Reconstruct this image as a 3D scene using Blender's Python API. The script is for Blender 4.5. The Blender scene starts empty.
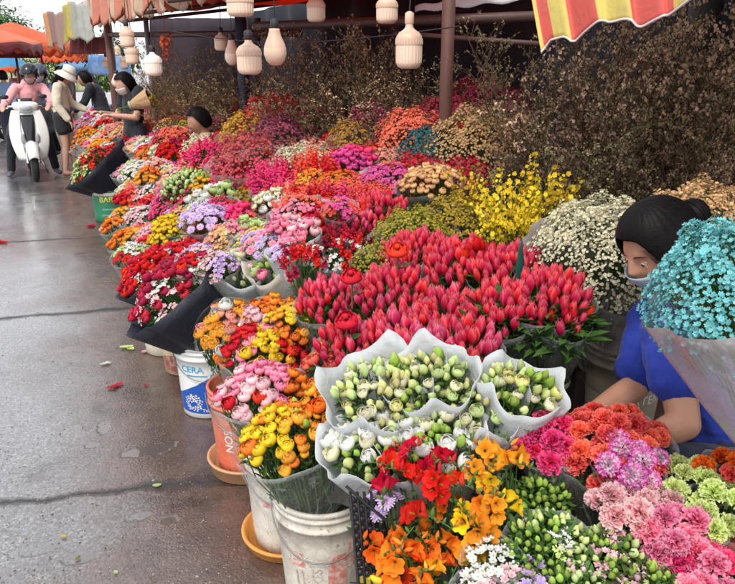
import bpy, math, random
from mathutils import Vector, Matrix, Quaternion
R = random.Random(7)
S = bpy.context.scene
COL = S.collection
PI = math.pi
rad = math.radians
# ------------------------------------------------------------------ camera model (used to measure where things stand)
F, YAW, PIT, CX, CY, EYE = 700.0, rad(24.3), rad(18), 367.5, 292.0, 1.6
FW = Vector((math.sin(YAW)*math.cos(PIT), math.cos(YAW)*math.cos(PIT), -math.sin(PIT)))
UP = Vector((math.sin(YAW)*math.sin(PIT), math.cos(YAW)*math.sin(PIT), math.cos(PIT)))
RT = Vector((math.cos(YAW), -math.sin(YAW), 0))
CAM = Vector((0, 0, EYE))
def ray(px, py): return FW + RT*((px-CX)/F) + UP*(-(py-CY)/F)
def at_d(px, py, d): return CAM + ray(px, py)*d
def at_z(px, py, z):
    r = ray(px, py); return CAM + r*((z-EYE)/r.z)
PROF = [(-1, .5), (.25, .5), (.45, .58), (.9, .80), (1.4, .95), (2.0, 1.05), (2.6, 1.18), (6, 1.3)]
def prof(x):
    for (a, za), (b, zb) in zip(PROF, PROF[1:]):
        if x <= b: return za + (zb-za)*max(0, x-a)/(b-a)
    return 1.3
def at_surf(px, py):
    r = ray(px, py); t = .8
    while t < 20:
        p = CAM + r*t
        if p.z <= prof(p.x): return p, t
        t += .01
    return p, t
# ------------------------------------------------------------------ materials
MATS = {}
def nodes(name):
    m = bpy.data.materials.new(name); m.use_nodes = True
    nt = m.node_tree; b = nt.nodes['Principled BSDF']
    return m, nt, b
def setin(n, k, v):
    if k in n.inputs: n.inputs[k].default_value = v
def link(nt, a, b): nt.links.new(a, b)
def rgba(c): return (c[0], c[1], c[2], 1)
def mixrgb(nt, fac, a, b, mode='MIX'):
    n = nt.nodes.new('ShaderNodeMix'); n.data_type = 'RGBA'; n.blend_type = mode
    if isinstance(fac, (int, float)): n.inputs[0].default_value = fac
    else: link(nt, fac, n.inputs[0])
    for k, x in ((6, a), (7, b)):
        if isinstance(x, tuple): n.inputs[k].default_value = rgba(x)
        else: link(nt, x, n.inputs[k])
    return n.outputs[2]
def noise(nt, scale, detail=4, rough=.55, co=None, dist=0):
    n = nt.nodes.new('ShaderNodeTexNoise'); n.inputs['Scale'].default_value = scale
    n.inputs['Detail'].default_value = detail; n.inputs['Roughness'].default_value = rough
    n.inputs['Distortion'].default_value = dist
    if co is not None: link(nt, co, n.inputs['Vector'])
    return n.outputs['Fac']
def ramp(nt, fac, stops):
    n = nt.nodes.new('ShaderNodeValToRGB'); cr = n.color_ramp
    while len(cr.elements) < len(stops): cr.elements.new(.5)
    for e, (p, c) in zip(cr.elements, stops):
        e.position = p; e.color = rgba(c) if isinstance(c, tuple) else (c, c, c, 1)
    link(nt, fac, n.inputs[0]); return n.outputs[0]
def mth(nt, op, a, b=None, c=None):
    n = nt.nodes.new('ShaderNodeMath'); n.operation = op
    for i, x in enumerate((a, b, c)):
        if x is None: continue
        if isinstance(x, (int, float)): n.inputs[i].default_value = x
        else: link(nt, x, n.inputs[i])
    return n.outputs[0]
def coord(nt, k='Object'):
    return nt.nodes.new('ShaderNodeTexCoord').outputs[k]
def geopos(nt): return nt.nodes.new('ShaderNodeNewGeometry').outputs['Position']
def bump(nt, b, h, strength=.3, dist=.01):
    n = nt.nodes.new('ShaderNodeBump'); n.inputs['Strength'].default_value = strength
    n.inputs['Distance'].default_value = dist; link(nt, h, n.inputs['Height']); link(nt, n.outputs[0], b.inputs['Normal'])
def plain(name, c, rough=.6, metal=0, var=.12, scale=8, bmp=0, spec=.5):
    if name in MATS: return MATS[name]
    m, nt, b = nodes(name)
    f = noise(nt, scale, 5, co=coord(nt))
    f = mth(nt, 'MULTIPLY_ADD', f, 2*var, 1-var)
    n = nt.nodes.new('ShaderNodeVectorMath'); n.operation = 'SCALE'
    n.inputs[0].default_value = c; link(nt, f, n.inputs['Scale'])
    link(nt, n.outputs[0], b.inputs['Base Color'])
    b.inputs['Roughness'].default_value = rough; b.inputs['Metallic'].default_value = metal
    setin(b, 'Specular IOR Level', spec)
    if bmp: bump(nt, b, noise(nt, scale*6, 4, co=coord(nt)), bmp)
    MATS[name] = m; return m
def petalmat(c, tip=None, c2=None, rough=.6, trans=.3, val=.28, hard=0):
    key = 'petal_%s_%s_%s_%s' % (c, tip, c2, hard)
    if key in MATS: return MATS[key]
    m, nt, b = nodes('petal')
    at = nt.nodes.new('ShaderNodeAttribute'); at.attribute_name = 't'
    ar = nt.nodes.new('ShaderNodeAttribute'); ar.attribute_name = 'rnd'
    oi = nt.nodes.new('ShaderNodeObjectInfo')
    base = c
    if c2:
        rr = mth(nt, 'FRACT', mth(nt, 'ADD', ar.outputs['Fac'], oi.outputs['Random']))
        if hard: rr = mth(nt, 'GREATER_THAN', rr, hard)
        base = mixrgb(nt, rr, c, c2)
    col = mixrgb(nt, at.outputs['Fac'], base, tip or tuple(min(.95, x*1.15+.06) for x in c))
    hs = nt.nodes.new('ShaderNodeHueSaturation'); link(nt, col, hs.inputs['Color'])
    hs.inputs['Saturation'].default_value = 1.0
    h = mth(nt, 'MULTIPLY_ADD', oi.outputs['Random'], .018, .490)
    link(nt, h, hs.inputs['Hue'])
    v = mth(nt, 'ADD', mth(nt, 'MULTIPLY_ADD', ar.outputs['Fac'], val, 1-val*.75), mth(nt, 'MULTIPLY_ADD', oi.outputs['Random'], .3, -.15))
    link(nt, v, hs.inputs['Value'])
    link(nt, hs.outputs[0], b.inputs['Base Color'])
    b.inputs['Roughness'].default_value = rough
    setin(b, 'Specular IOR Level', .16)
    tr = nt.nodes.new('ShaderNodeBsdfTranslucent'); link(nt, hs.outputs[0], tr.inputs[0])
    mx = nt.nodes.new('ShaderNodeMixShader'); mx.inputs[0].default_value = trans
    out = nt.nodes['Material Output']
    link(nt, b.outputs[0], mx.inputs[1]); link(nt, tr.outputs[0], mx.inputs[2]); link(nt, mx.outputs[0], out.inputs[0])
    MATS[key] = m; return m
def film(name, c, alpha, rough=.12, ridge=30):
    """cellophane: mostly see-through, glossy, crinkled"""
    if name in MATS: return MATS[name]
    m, nt, b = nodes(name)
    b.inputs['Base Color'].default_value = rgba(c); b.inputs['Roughness'].default_value = rough
    setin(b, 'Specular IOR Level', .8)
    co = coord(nt)
    f = noise(nt, ridge, 3, .6, co, 1.5)
    bump(nt, b, f, .35, .02)
    tp = nt.nodes.new('ShaderNodeBsdfTransparent')
    lw = nt.nodes.new('ShaderNodeLayerWeight'); lw.inputs[0].default_value = .35
    a = mth(nt, 'MULTIPLY_ADD', lw.outputs['Facing'], (.2 if alpha < .3 else .34)*(1-alpha), alpha)
    st = ramp(nt, noise(nt, 14, 4, .6, co, 2), [(.58, 0.0), (.75, .10)])
    at = nt.nodes.new('ShaderNodeAttribute'); at.attribute_name = 't'
    cr_ = ramp(nt, noise(nt, 9, 2, .5, co, 1.2), [(.485, 0.), (.5, .16), (.515, 0.)])  # extra opacity in thin lines paints streak highlights along creases
    st = mth(nt, 'MAXIMUM', st, cr_)
    st = mth(nt, 'ADD', st, ramp(nt, at.outputs['Fac'], [(.90, 0.), (.995, .35)]))  # extra opacity at the rim paints its white glints
    a = mth(nt, 'MINIMUM', mth(nt, 'ADD', a, st), 1.0)
    mx = nt.nodes.new('ShaderNodeMixShader'); link(nt, a, mx.inputs[0])
    link(nt, tp.outputs[0], mx.inputs[1]); link(nt, b.outputs[0], mx.inputs[2])
    link(nt, mx.outputs[0], nt.nodes['Material Output'].inputs[0])
    MATS[name] = m; return m
def paper(name, c, trans=.35, rough=.7):
    if name in MATS: return MATS[name]
    m, nt, b = nodes(name)
    co = coord(nt)
    col = mixrgb(nt, noise(nt, 9, 5, co=co), tuple(x*.88 for x in c), c)
    link(nt, col, b.inputs['Base Color']); b.inputs['Roughness'].default_value = rough
    bump(nt, b, noise(nt, 16, 4, .6, co, 1.2), .35, .02)
    tr = nt.nodes.new('ShaderNodeBsdfTranslucent'); link(nt, col, tr.inputs[0])
    mx = nt.nodes.new('ShaderNodeMixShader'); mx.inputs[0].default_value = trans
    link(nt, b.outputs[0], mx.inputs[1]); link(nt, tr.outputs[0], mx.inputs[2]); link(nt, mx.outputs[0], nt.nodes['Material Output'].inputs[0])
    MATS[name] = m; return m
LEAF = petalmat((.045, .12, .025), (.08, .17, .04), (.09, .15, .03), rough=.42, trans=.2)
STEM = petalmat((.07, .17, .04), (.1, .2, .05), (.12, .18, .05), rough=.5, trans=.1)
DARKLEAF = petalmat((.03, .075, .03), (.05, .1, .04), (.045, .08, .03), rough=.42, trans=.15)
TWIG = petalmat((.10, .06, .035), (.14, .09, .05), (.07, .045, .03), rough=.8, trans=.05)
# ------------------------------------------------------------------ mesh builder
class MB:
    def __init__(s): s.v = []; s.f = []; s.t = []; s.r = []; s.m = []
    def patch(s, fn, ns, nw, rnd=0., mi=0, tf=None, closed=False):
        b = len(s.v)
        for i in range(ns+1):
            for j in range(nw + (0 if closed else 1)):
                u = i/ns; w = j/nw
                s.v.append(tuple(fn(u, w))); s.t.append(tf(u, w) if tf else u); s.r.append(rnd)
        W = nw if closed else nw+1
        for i in range(ns):
            for j in range(nw):
                k = (j+1) % W if closed else j+1
                s.f.append((b+i*W+j, b+i*W+k, b+(i+1)*W+k, b+(i+1)*W+j)); s.m.append(mi)
    def tube(s, pts, rs, n=5, rnd=0., mi=0, t=None, cap=False):
        b = len(s.v); m = len(pts); pts = [Vector(p) for p in pts]
        ref = Vector((.31, .23, .9)).normalized()
        for i, p in enumerate(pts):
            d = (pts[min(i+1, m-1)] - pts[max(i-1, 0)])
            d = d.normalized() if d.length > 1e-9 else Vector((0, 0, 1))
            if abs(d.dot(ref)) > .95: ref = Vector((.9, .1, .2)).normalized()
            a = d.cross(ref).normalized(); c = d.cross(a)
            r = rs[i] if isinstance(rs, (list, tuple)) else rs
            for j in range(n):
                g = 2*PI*j/n
                s.v.append(tuple(p + a*(r*math.cos(g)) + c*(r*math.sin(g)))); s.t.append(i/(m-1) if t is None else t); s.r.append(rnd)
        for i in range(m-1):
            for j in range(n):
                k = (j+1) % n
                s.f.append((b+i*n+j, b+i*n+k, b+(i+1)*n+k, b+(i+1)*n+j)); s.m.append(mi)
        if cap:
            s.f.append(tuple(b+j for j in range(n))[::-1]); s.m.append(mi)
            s.f.append(tuple(b+(m-1)*n+j for j in range(n))); s.m.append(mi)
    def lathe(s, prf, n=32, c=(0, 0, 0), mi=0, t=0., rnd=0.):
        b = len(s.v); m = len(prf)
        for (r, z) in prf:
            for j in range(n):
                g = 2*PI*j/n
                s.v.append((c[0]+r*math.cos(g), c[1]+r*math.sin(g), c[2]+z)); s.t.append(t); s.r.append(rnd)
        for i in range(m-1):
            for j in range(n):
                k = (j+1) % n
                s.f.append((b+i*n+j, b+i*n+k, b+(i+1)*n+k, b+(i+1)*n+j)); s.m.append(mi)
    def box(s, a, bb, mi=0):
        x0, y0, z0 = a; x1, y1, z1 = bb; b = len(s.v)
        s.v += [(x0,y0,z0),(x1,y0,z0),(x1,y1,z0),(x0,y1,z0),(x0,y0,z1),(x1,y0,z1),(x1,y1,z1),(x0,y1,z1)]
        s.t += [0.]*8; s.r += [0.]*8
        for f in ((3,2,1,0),(4,5,6,7),(0,1,5,4),(1,2,6,5),(2,3,7,6),(3,0,4,7)): s.f.append(tuple(b+i for i in f)); s.m.append(mi)
    def sup(s, c, r, e=.5, nu=24, nv=14, M=None, mi=0, taper=0., rnd=0.):
        """superellipsoid: e small = boxy, 1 = ellipsoid"""
        def pw(x, p): return math.copysign(abs(x)**p, x)
        def fn(u, w):
            la = (u-.5)*PI*.998; lo = w*2*PI
            x = pw(math.cos(la), e)*pw(math.cos(lo), e); y = pw(math.cos(la), e)*pw(math.sin(lo), e); z = pw(math.sin(la), e)
            k = 1 - taper*z
            p = Vector((x*r[0]*k, y*r[1]*k, z*r[2]))
            if M is not None: p = M @ p
            return (p.x+c[0], p.y+c[1], p.z+c[2])
        s.patch(fn, nv, nu, rnd, mi, closed=True)
    def capsule(s, a, b, ra, rb, n=14, side=None, flat=1., mi=0):
        """tapered capsule, optionally wider along `side` by 1/flat"""
        a = Vector(a); b = Vector(b); d = (b-a); L = d.length; d = d.normalized() if L > 1e-6 else Vector((0,0,1))
        sd = Vector(side) if side is not None else (Vector((1, 0, 0)) if abs(d.x) < .9 else Vector((0, 1, 0)))
        sd = (sd - d*sd.dot(d)).normalized(); o = d.cross(sd)
        rings = []
        for k in range(5): g = (k/5)*PI/2; rings.append((a - d*(ra*math.cos(g)), ra*math.sin(g)+1e-4))
        for k in range(9): u = k/8; rings.append((a+(b-a)*u, ra+(rb-ra)*u))
        for k in range(1, 6): g = (k/5)*PI/2; rings.append((b + d*(rb*math.sin(g)), rb*math.cos(g)+1e-4))
        base = len(s.v)
        for p, r in rings:
            for j in range(n):
                g = 2*PI*j/n; s.v.append(tuple(p + sd*(r*math.cos(g)) + o*(r*flat*math.sin(g)))); s.t.append(0.); s.r.append(0.)
        for i in range(len(rings)-1):
            for j in range(n):
                k = (j+1) % n; s.f.append((base+i*n+j, base+i*n+k, base+(i+1)*n+k, base+(i+1)*n+j)); s.m.append(mi)
        s.f.append(tuple(base+j for j in range(n))[::-1]); s.m.append(mi)
        q = base+(len(rings)-1)*n; s.f.append(tuple(q+j for j in range(n))); s.m.append(mi)
    def append(s, o, M=None, rnd=None, mi=None):
        b = len(s.v)
        s.v += [tuple(M @ Vector(p)) for p in o.v] if M is not None else list(o.v)
        s.t += o.t; s.r += ([rnd]*len(o.v) if rnd is not None else o.r)
        s.f += [tuple(b+i for i in f) for f in o.f]; s.m += ([mi]*len(o.f) if mi is not None else o.m)
    def mesh(s, name, mats, smooth=True):
        me = bpy.data.meshes.new(name); me.from_pydata(s.v, [], s.f)
        for nm, dat in (('t', s.t), ('rnd', s.r)):
            a = me.attributes.new(nm, 'FLOAT', 'POINT'); a.data.foreach_set('value', dat)
        for m in mats: me.materials.append(m)
        me.polygons.foreach_set('material_index', s.m)
        me.polygons.foreach_set('use_smooth', [smooth]*len(s.f)); me.update()
        return me
def link_obj(name, me, parent=None, loc=None):
    o = bpy.data.objects.new(name, me); COL.objects.link(o)
    if parent is not None: o.parent = parent
    if loc is not None: o.location = loc
    return o
def build(mb, name, mats, parent=None, loc=None, smooth=True):
    if not isinstance(mats, (list, tuple)): mats = [mats]
    return link_obj(name, mb.mesh(name, mats, smooth), parent, loc)
def solid(o, th=.002, off=0):
    m = o.modifiers.new('thick', 'SOLIDIFY'); m.thickness = th; m.offset = off
def bevel(o, w=.004):
    m = o.modifiers.new('bevel', 'BEVEL'); m.width = w; m.segments = 2; m.limit_method = 'ANGLE'
USED = set()
def tag(o, label, cat, group=None):
    assert label not in USED or group, 'dup label ' + label
    n = len(label.split()); assert 4 <= n <= 16, (n, label)
    USED.add(label); o['label'] = label; o['category'] = cat
    if group: o['group'] = group
    return o
def struct(o): o['kind'] = 'structure'; return o
def empty(name, loc, rz=0):
    o = bpy.data.objects.new(name, None); COL.objects.link(o); o.location = loc; o.rotation_euler = (0, 0, rz); o.empty_display_size = .1
    return o
def frame_to(z, spin=0.):
    q = Vector(z).normalized().to_track_quat('Z', 'Y'); return q @ Quaternion((0, 0, 1), spin)
def copy_tree(o, parent=None):
    c = o.copy(); COL.objects.link(c)
    if parent is not None: c.parent = parent
    for ch in list(o.children): copy_tree(ch, c)
    return c
# ------------------------------------------------------------------ blooms (origin at the top of the stalk, +Z outward)
def sstep(a, b, x):
    x = max(0, min(1, (x-a)/(b-a))); return x*x*(3-2*x)
def g_tulip(q, h=.064, R0=.0158, open_=0.):
    mb = MB()
    for lay in range(2):
        for k in range(3):
            a0 = k*2*PI/3 + lay*PI/3 + q.uniform(-.15, .15)
            rr = R0*(1-.12*lay)*q.uniform(.93, 1.07); hh = h*(q.uniform(.92, 1.04) + .04*lay); fl = q.uniform(.0, .45)*(1-lay)+open_
            def fn(u, w, a0=a0, rr=rr, hh=hh, fl=fl):
                prof = math.sin(PI*min(1, u*.62+.1))**.8*(1-.62*sstep(.45, 1, u)) + fl*sstep(.75, 1, u)*.5
                wd = (math.sin(PI*min(1, .12+u*.80))**.6)*1.25*(1-sstep(.8, 1.0, u)*.75)
                a = a0 + (w-.5)*2*wd
                return (rr*prof*math.cos(a), rr*prof*math.sin(a), hh*u - .2*hh*abs(w-.5)**2*sstep(.6, 1, u))
            mb.patch(fn, 6, 4, q.random(), 0, lambda u, w: min(1, .75*sstep(.6, 1., u) + .9*abs(2*w-1)**4*.6))
    mb.lathe([(.0025, -.01), (.006, 0), (.005, .004)], 6, mi=1)
    return mb
def g_carn(q, Rr=.030):
    """ruffled ball: fans of frilled petals in every direction of the upper dome"""
    mb = MB(); N = 44
    for i in range(N):
        cz = 1-(i+.5)/N*1.12; g = i*2.39996; sn = math.sqrt(max(0, 1-cz*cz))
        d = Vector((sn*math.cos(g), sn*math.sin(g), cz)) + Vector((q.gauss(0, .09), q.gauss(0, .09), q.gauss(0, .06))); d.normalize()
        s_ = d.orthogonal().normalized(); n_ = d.cross(s_); r_ = q.uniform(0, PI); s1 = s_*math.cos(r_)+n_*math.sin(r_); n1 = d.cross(s1)
        L = Rr*q.uniform(.86, 1.08)*(1 if cz > 0 else .95); Wd = Rr*q.uniform(.75, 1.0); A = Rr*q.uniform(.13, .24); ph = q.uniform(0, 6); sc = Vector((1, 1, .78))
        def fn(u, w, d=d, s1=s1, n1=n1, L=L, Wd=Wd, A=A, ph=ph):
            zig = (.10 if int(round(w*10)) % 2 else 0)*u
            p = d*(L*(.25+.75*u)*(1-zig-.10*(2*w-1)**2*u)) + s1*((w-.5)*Wd*(.25+.75*u)) + n1*(A*math.sin(w*10+ph)*u*u)
            return (p.x, p.y, p.z*.8+.004)
        mb.patch(fn, 4, 10, q.random(), 0, lambda u, w: u**6)
    mb.lathe([(.003, -.026), (.0075, -.020), (.008, -.006), (.012, 0)], 7, mi=1)
    return mb
def g_ranunc(q, Rr=.024, lay=5, flat=.85, openc=0.):
    mb = MB()
    for k in range(lay):
        el = (k+1)/lay; n = 4+k; rr = Rr*(.32+.68*el)
        for j in range(n):
            a0 = 2*PI*(j+.5*(k % 2)+q.uniform(-.15, .15))/n; wd = PI/n*1.45; ph0 = rad(15); ph1 = rad(112 - 62*el*q.uniform(.85, 1.15) - 20*openc)
            def fn(u, w, a0=a0, rr=rr, wd=wd, ph1=ph1):
                # petal hugs a sphere of radius rr from below to above
                g = -PI/2 + rad(20) + (ph1+rad(70))*u*.95
                pinch = math.sin(PI*min(1, .18+u*.62))
                a = a0+(w-.5)*2*wd*pinch
                r2 = rr*(1+.10*u*math.sin(a*3+rr*900))
                edge = -.12*rr*(2*w-1)**2*u
                return (r2*math.cos(g)*math.cos(a), r2*math.cos(g)*math.sin(a), flat*(r2*math.sin(g)+rr*.9)+edge)
            mb.patch(fn, 5, 4, q.random(), 0, lambda u, w: u**4*.8)
    c = Rr*.3
    mb.sup((0, 0, Rr*.95), (c, c, c*.8), 1, 8, 5, mi=2 if openc > .5 else 0)
    mb.lathe([(.002, -.008), (.006, 0), (.009, .004)], 6, mi=1)
    return mb
def g_lisbud(q):
    mb = MB(); h = q.uniform(.026, .038); r = h*.36
    def fn(u, w):
        a = 2*PI*w + u*2.4; rr = r*math.sin(PI*min(1, .1+.9*u))**.75*(1+.16*math.cos(3*2*PI*w))*(1-.25*u)
        return (rr*math.cos(a), rr*math.sin(a), h*u)
    mb.patch(fn, 7, 9, q.random(), 0, lambda u, w: u*.9, closed=True)
    for j in range(4):
        a = j*PI/2+.3
        mb.patch(lambda u, w: ((.004+.006*u)*math.cos(a)+(w-.5)*.003*math.sin(a), (.004+.006*u)*math.sin(a)-(w-.5)*.003*math.cos(a), -.004+u*.018), 2, 1, .3, 1)
    return mb
def g_freesia(q):
    """one arching spike: open trumpets first, then buds shrinking to the tip"""
    mb = MB(); n = 8; pts = []; az = q.uniform(0, 6.28)
    for i in range(n+2):
        u = i/(n+1); pts.append(Vector((math.cos(az)*.075*u*u, math.sin(az)*.075*u*u, -.03+.09*u-.03*u*u*u)))
    mb.tube(pts, [.0022-.0012*i/(n+1) for i in range(n+2)], 5, .4, 1)
    nopen = q.choice([3, 4, 4])
    for i in range(n):
        p = pts[i+1]; d = (pts[i+2]-pts[i]).normalized(); side = 1 if i % 2 else -1
        s3 = d.cross(Vector((math.cos(az+1.57), math.sin(az+1.57), 0))).normalized()
        lat = Vector((math.cos(az+1.57), math.sin(az+1.57), 0))*side
        if s3.z < 0: s3 = -s3
        ax = (s3*1.0 + lat*.65 + d*.2).normalized(); Q = Matrix.Translation(p) @ frame_to(ax, q.uniform(0, 6)).to_matrix().to_4x4()
        t = MB(); rn = q.random()
        if i < nopen:
            L = q.uniform(.036, .044)*(1-.08*i)
            for k in range(6):
                a0 = k*PI/3; inn = k % 2; fl = q.uniform(.8, 1.2)
                def fn(u, w, a0=a0, inn=inn, fl=fl):
                    rr = .0022 + .007*sstep(.15, .6, u) + (.013*fl)*sstep(.55, 1.0, u)
                    wd = .55*(1-.75*sstep(.72, 1, u))*(.8+.5*sstep(.2, .7, u))
                    a = a0+(w-.5)*2*wd
                    return (rr*math.cos(a), rr*math.sin(a), L*u*(1-.05*inn) - .004*sstep(.85, 1, u)*fl)
                t.patch(fn, 6, 3, rn+.1*k, 0, lambda u, w: 1-sstep(.1, .45, u))
            for k in range(3):
                t.tube([(0, 0, L*.3), (.002*math.cos(k*2.1), .002*math.sin(k*2.1), L*.8)], .0008, 3, .5, 2)
        else:
            L = .030*(1-(i-nopen)/(n-nopen)*.62); r = L*.2
            t.patch(lambda u, w: (r*math.sin(PI*min(1, .15+.85*u))*math.cos(2*PI*w), r*math.sin(PI*min(1, .15+.85*u))*math.sin(2*PI*w), L*u), 5, 6, rn, 0 if i < nopen+2 else 1, lambda u, w: 1-u, closed=True)
        t.lathe([(.0024, -.001), (.0034, .004), (.0022, .010)], 5, mi=1)
        mb.append(t, Q)
    return mb
def g_mum(q, Rr=.019, n=15, lay=2):
    mb = MB()
    for k in range(lay):
        for j in range(n-3*k):
            a = 2*PI*(j+.5*k+q.uniform(-.2, .2))/(n-3*k); L = Rr*(1-.25*k)*q.uniform(.88, 1.08); dr = q.uniform(-.1, .25)
            def fn(u, w, a=a, L=L, k=k, dr=dr):
                r = .004+(L-.004)*u; wd = .0034*math.sin(PI*(.2+.65*u))
                return (r*math.cos(a)-(w-.5)*2*wd*math.sin(a), r*math.sin(a)+(w-.5)*2*wd*math.cos(a), .003+.003*k+L*(.32+.2*k)*u*(1-.6*u) - L*dr*u*u*.5)
            mb.patch(fn, 3, 1, q.random(), 0)
    mb.sup((0, 0, .004), (.0055, .0055, .003), 1, 8, 4, mi=2)
    return mb
def g_spray(q, n=6, Rr=.011, spread=.022):
    """a spray: several small five-petal flowers"""
    mb = MB()
    for i in range(n):
        g = i*2.4; rr = spread*math.sqrt((i+.3)/n)
        p = Vector((rr*math.cos(g), rr*math.sin(g), q.uniform(-.008, .012)-rr*.35))
        ax = Vector((p.x*22, p.y*22, 1)); Q = Matrix.Translation(p) @ frame_to(ax, q.uniform(0, 6)).to_matrix().to_4x4()
        t = MB(); m = 6; s = q.uniform(.8, 1.15)
        for j in range(m):
            a = 2*PI*j/m; cup = q.uniform(.35, .8)
            t.patch(lambda u, w: ((Rr*s*u)*math.cos(a)-(w-.5)*Rr*.85*math.sin(PI*(.15+.7*u))*math.sin(a), (Rr*s*u)*math.sin(a)+(w-.5)*Rr*.85*math.sin(PI*(.15+.7*u))*math.cos(a), Rr*cup*u*u), 2, 2, q.random(), 0, lambda u, w: u*u)
        t.sup((0, 0, .001), (.002, .002, .002), 1, 5, 3, mi=2)
        mb.append(t, Q)
        mb.tube([p, (0, 0, -.045)], .0009, 3, .4, 1)
    return mb
def g_spike(q, n=16, H=.085):
    """upright spike of small frilled florets"""
    mb = MB(); mb.tube([(0, 0, -.02), (0, 0, H)], [.0022, .001], 4, .4, 1)
    for i in range(n):
        u = i/(n-1); a = i*2.4; s = .014*(1-.6*u)
        p = Vector((.004*math.cos(a), .004*math.sin(a), H*u)); ax = Vector((math.cos(a), math.sin(a), .5+u*2))
        Q = Matrix.Translation(p) @ frame_to(ax, q.uniform(0, 6)).to_matrix().to_4x4(); t = MB()
        for j in range(4):
            b = PI*j/2
            t.patch(lambda v, w: ((s*v)*math.cos(b)-(w-.5)*s*1.1*math.sin(PI*(.1+.75*v))*math.sin(b), (s*v)*math.sin(b)+(w-.5)*s*1.1*math.sin(PI*(.1+.75*v))*math.cos(b), s*.8*v), 2, 2, q.random(), 0, lambda v, w: v*v)
        mb.append(t, Q)
    return mb
def g_snap(q): return g_spike(q, 10, .05)
KIND = {  # builder, spacing, variants, part name
 'tulip': (g_tulip, .031, 5, 'tulip_bloom'),
 'opentulip': (lambda q: g_ranunc(q, .026, 3, .9, .6), .034, 3, 'rose_bloom'),
 'bigrose': (lambda q: g_ranunc(q, .04, 7, .55, .5), .08, 2, 'rose_bloom'),
 'carn': (g_carn, .044, 5, 'carnation_bloom'),
 'ranunc': (lambda q: g_ranunc(q, q.uniform(.016, .023), 6, .8), .034, 5, 'ranunculus_bloom'),
 'rose': (lambda q: g_ranunc(q, .022, 5, 1.0), .038, 4, 'rose_bloom'),
 'lisbud': (g_lisbud, .026, 5, 'flower_bud'),
 'lis': (lambda q: g_ranunc(q, .026, 4, .9, .25), .045, 4, 'lisianthus_bloom'),
 'freesia': (g_freesia, .055, 7, 'freesia_spike'),
 'mum': (g_mum, .031, 4, 'daisy_bloom'),
 'pom': (lambda q: g_ranunc(q, .017, 5, .8), .031, 4, 'daisy_bloom'),
 'lilac': (lambda q: g_mum(q, .026, 18, 3), .04, 4, 'aster_bloom'),
 'spray': (g_spray, .038, 5, 'flower_spray'),
 'spike': (g_spike, .036, 5, 'flower_spike'),
 'snap': (g_snap, .04, 4, 'flower_spray'),
}
C = dict(red=((.62,.008,.012),(.75,.03,.03)), crimson=((.42,.008,.04),(.6,.05,.1)), brightred=((.8,.01,.012),(.85,.05,.04)),
 tulip=((.72,.010,.048),(.88,.20,.24)), tulipk=((.74,.022,.10),(.9,.30,.40)), aqua=((.28,.66,.70),(.62,.86,.86)), coral=((.93,.09,.06),(.96,.26,.18)), lemon=((.72,.68,.2),(.82,.8,.42)), turq=((.05,.50,.58),(.36,.78,.80)), salmon=((.85,.26,.2),(.9,.5,.4)),
 magenta=((.75,.03,.28),(.85,.2,.5)), hotpink=((.9,.02,.17),(.95,.14,.34)), pink=((.96,.20,.36),(.98,.44,.56)), palepink=((.9,.46,.52),(.95,.72,.74)), blush=((.96,.42,.46),(.97,.72,.7)),
 orange=((.87,.19,.015),(.9,.34,.06)), dorange=((.82,.1,.01),(.88,.22,.03)), amber=((.88,.36,.02),(.9,.5,.08)), yellow=((.88,.58,.015),(.9,.7,.06)), gold=((.75,.42,.02),(.85,.6,.08)),
 cream=((.78,.74,.46),(.85,.84,.66)), white=((.8,.8,.74),(.85,.85,.82)), lilac=((.56,.34,.72),(.75,.6,.85)), purple=((.4,.04,.3),(.6,.2,.5)), bicol=((.95,.86,.9),(.78,.02,.42)),
 lime=((.64,.74,.2),(.80,.88,.42)), green=((.26,.46,.05),(.48,.64,.14)), palegreen=((.46,.60,.2),(.68,.78,.4)), peach=((.86,.48,.2),(.9,.62,.34)),
 maroon=((.16,.005,.02),(.25,.02,.04)), olive=((.22,.22,.03),(.4,.36,.06)), mustard=((.5,.34,.03),(.65,.46,.06)), tealfl=((.02,.42,.46),(.35,.72,.72)), dteal=((.02,.12,.14),(.06,.22,.24)),
 tan=((.5,.32,.15),(.62,.44,.24)), rust=((.5,.09,.06),(.62,.2,.14)), plum=((.3,.05,.14),(.42,.12,.2)))
CENT = petalmat((.45, .42, .04), (.6, .5, .06))
BCACHE = {}
def bloom_mesh(kind, var, color):
    k = (kind, var)
    if k not in BCACHE:
        fn = KIND[kind][0]; BCACHE[k] = fn(random.Random(100*var+len(kind)*7+3)).mesh(kind, [LEAF, STEM, CENT])
    kc = (kind, var, color)
    if kc not in BCACHE:
        me = BCACHE[k].copy(); me.materials[0] = petalmat(*C[color]); BCACHE[kc] = me
    return BCACHE[kc]
def leaf(mb, p, d, L, wd, q, mi=0, bend=.5):
    d = Vector(d).normalized(); sd = d.cross(Vector((q.uniform(-.3, .3), q.uniform(-.3, .3), 1))).normalized(); n = sd.cross(d)
    k = q.uniform(.2, 1)*bend; rn = q.random()
    mb.patch(lambda u, w: Vector(p) + d*(L*u) - Vector((0, 0, 1))*(L*k*u*u) + sd*((w-.5)*2*wd*math.sin(PI*min(1, .08+u*.9))) + n*(abs(w-.5)*wd*.6), 4, 2, rn, mi)
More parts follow.
